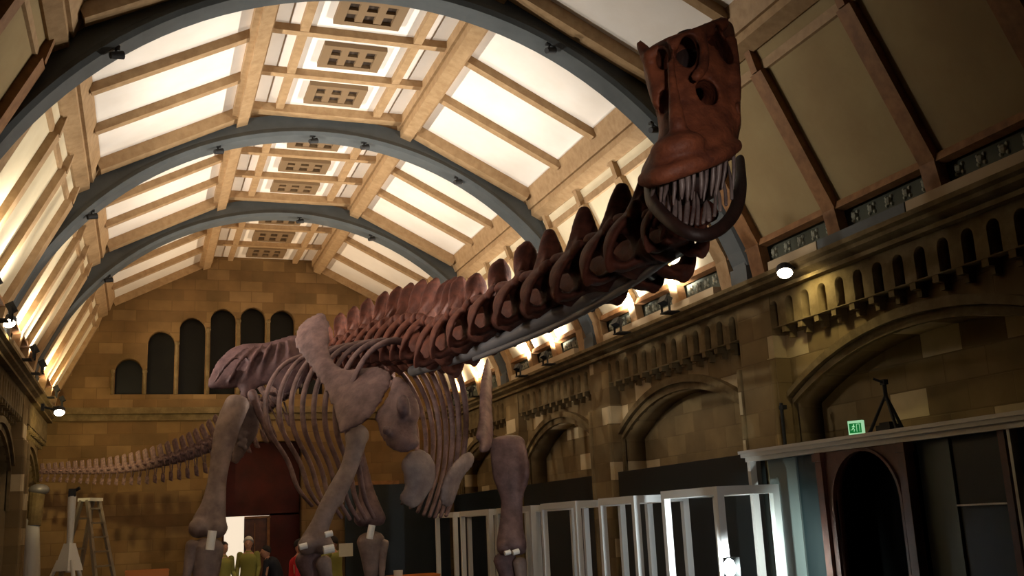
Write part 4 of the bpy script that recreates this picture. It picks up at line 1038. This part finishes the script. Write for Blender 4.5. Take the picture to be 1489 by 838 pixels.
# white notice, cup on a crate, orange crate
p = at(503, 800, 19.9)
t = thing('notice_board', (p.x, p.y, 0), 'small blank white notice on a thin stand', 'notice')
b = BM(); box(b, p, (.26, .02, .24)); obj('card', b, M['paper'], t)
b = BM(); cyl(b, (p.x, p.y+.025, .02), (p.x, p.y+.025, p.z), .015); cyl(b, (p.x, p.y, 0), (p.x, p.y, .025), .16); obj('stand', b, M['black'], t)
def crate(px, py, Y, w, m, lab, nm='crate'):
    p = at(px, py, Y); t = thing(nm, (p.x, p.y, 0), lab, nm.replace('_', ' '))
    b = BM(); z = p.z
    box2(b, (p.x-w/2, p.y-.25, 0), (p.x+w/2, p.y+.25, z-.12)); 
    for s in (-1, 1): box2(b, (p.x+s*w/2-.015, p.y-.25, z-.12), (p.x+s*w/2+.015, p.y+.25, z)); box2(b, (p.x-w/2, p.y+s*.25-.015, z-.12), (p.x+w/2, p.y+s*.25+.015, z))
    obj('body', b, M[m], t)
    b = BM(); box2(b, (p.x-w/2-.02, p.y-.27, z-.03), (p.x+w/2+.02, p.y-.25, z)); obj('rim', b, M[m], t)
    return p
crate(214, 829, 21.5, .75, 'orange', 'tall orange crate beyond the dinosaur, beside the stepladder')
q = crate(600, 836, 19.6, .9, 'orange', 'tall orange crate in front of the black board')
b = BM(); cyl(b, (q.x-.3, q.y-.1, q.z-.119), (q.x-.3, q.y-.1, q.z+.1), .07, .09, 16); tag(obj('paper_cup', b, M['paper']), 'pale cup standing in the orange crate before the black board', 'cup')

# ------------------------------------------------------------------ light
def spot(name, p, target, e, col, ang, blend=.6, r=.06):
    l = bpy.data.lights.new(name, 'SPOT'); l.energy = e; l.color = col; l.spot_size = math.radians(ang); l.spot_blend = blend; l.shadow_soft_size = r
    o = bpy.data.objects.new(name, l); COL.objects.link(o); o.location = p
    o.rotation_euler = (Vector(target)-Vector(p)).to_track_quat('-Z', 'Y').to_euler(); return o
WARM = (1, .95, .88)
for k, s, p in UP:
    e = (720, 620, 370)[k]
    col = (WARM, (1, .9, .78), (1, .78, .54))[k]
    q = p+Vector((-s*.04, 0, .2))
    spot('uplight_beam', q, (HX-s*2.2, p.y, 7.5), e, col, 92, .85, .08)
    spot('slope_beam', q, (HX+s*4.5, p.y, 5.5), e*(.5 if s > 0 else .2), col, 140, .9, .05)
spot('rib_lamp_beam', L1+Vector((-.12, -.08, -.06)), (HR+.3, 9.2, 3.3), 26, (1, .86, .42), 130, .8, .05)
spot('rib_lamp_beam', L2+Vector((.12, -.05, -.1)), (HX-WALL, 14.5, 3.0), 22, (1, .8, .42), 130, .8, .05)
spot('rib_lamp_beam', L3+Vector((.15, .1, -.1)), (-.6, Y1, 3.7), 220, (1, .78, .36), 90, .8, .05)
spot('work_light_beam', (wl.x+.02, wl.y-.14, wl.z), (CX0, 9.7, wl.z-.2), 120, (.8, .97, .95), 120, .8, .06)
spot('work_light_beam', (wl.x+.05, wl.y+.17, wl.z), (HR-.6, 13.5, 1.3), 190, (.84, .94, 1), 130, .8, .06)
# twin-headed fill lamp added behind the viewer to brighten skeleton and walls
def gallery(x, y, z, lab):
    t = thing('floodlight', (x, y, z), lab, 'floodlight', 'floodlights on the gallery'); b = BM(); box(b, (x, y, z+.12), (.25, .18, .2)); obj('housing', b, M['black'], t)
t = thing('work_light', (.9, -1.2, 0), 'added twin headed fill light on a stand behind the viewer', 'work light')  # unseen stand, added for the light it throws
b = BM(); cyl(b, (.9, -1.2, .02), (.9, -1.2, 2.1), .025); box(b, (.9, -1.2, 2.1), (.5, .04, .04))
for q in range(3): cyl(b, (.9, -1.2, .6), (.9+.4*math.cos(q*2.1), -1.2+.4*math.sin(q*2.1), .01), .016)
obj('stand', b, M['black'], t)
for s in (-1, 1):
    b = BM(); box(b, (.9+s*.22, -1.24, 2.22), (.24, .1, .2)); obj('fill_head', b, M['black'], t)
spot('skull_fill', (1.12, -1.1, 2.25), at(1000, 205, 5.6), 180, (1, .78, .56), 17, .9, .1)
spot('trunk_fill', (.68, -1.1, 2.25), (3.5, 14, 3.4), 560, (1, .86, .8), 50, .8, .1)
w = bpy.data.worlds.new('night'); SC.world = w; w.use_nodes = True
w.node_tree.nodes['Background'].inputs[0].default_value = (.01, .009, .008, 1); w.node_tree.nodes['Background'].inputs[1].default_value = .5

SC.view_settings.view_transform = 'Standard'; SC.view_settings.look = 'None'
SC.view_settings.gamma = 1; SC.view_settings.use_curve_mapping = False
SC.view_settings.exposure = 0
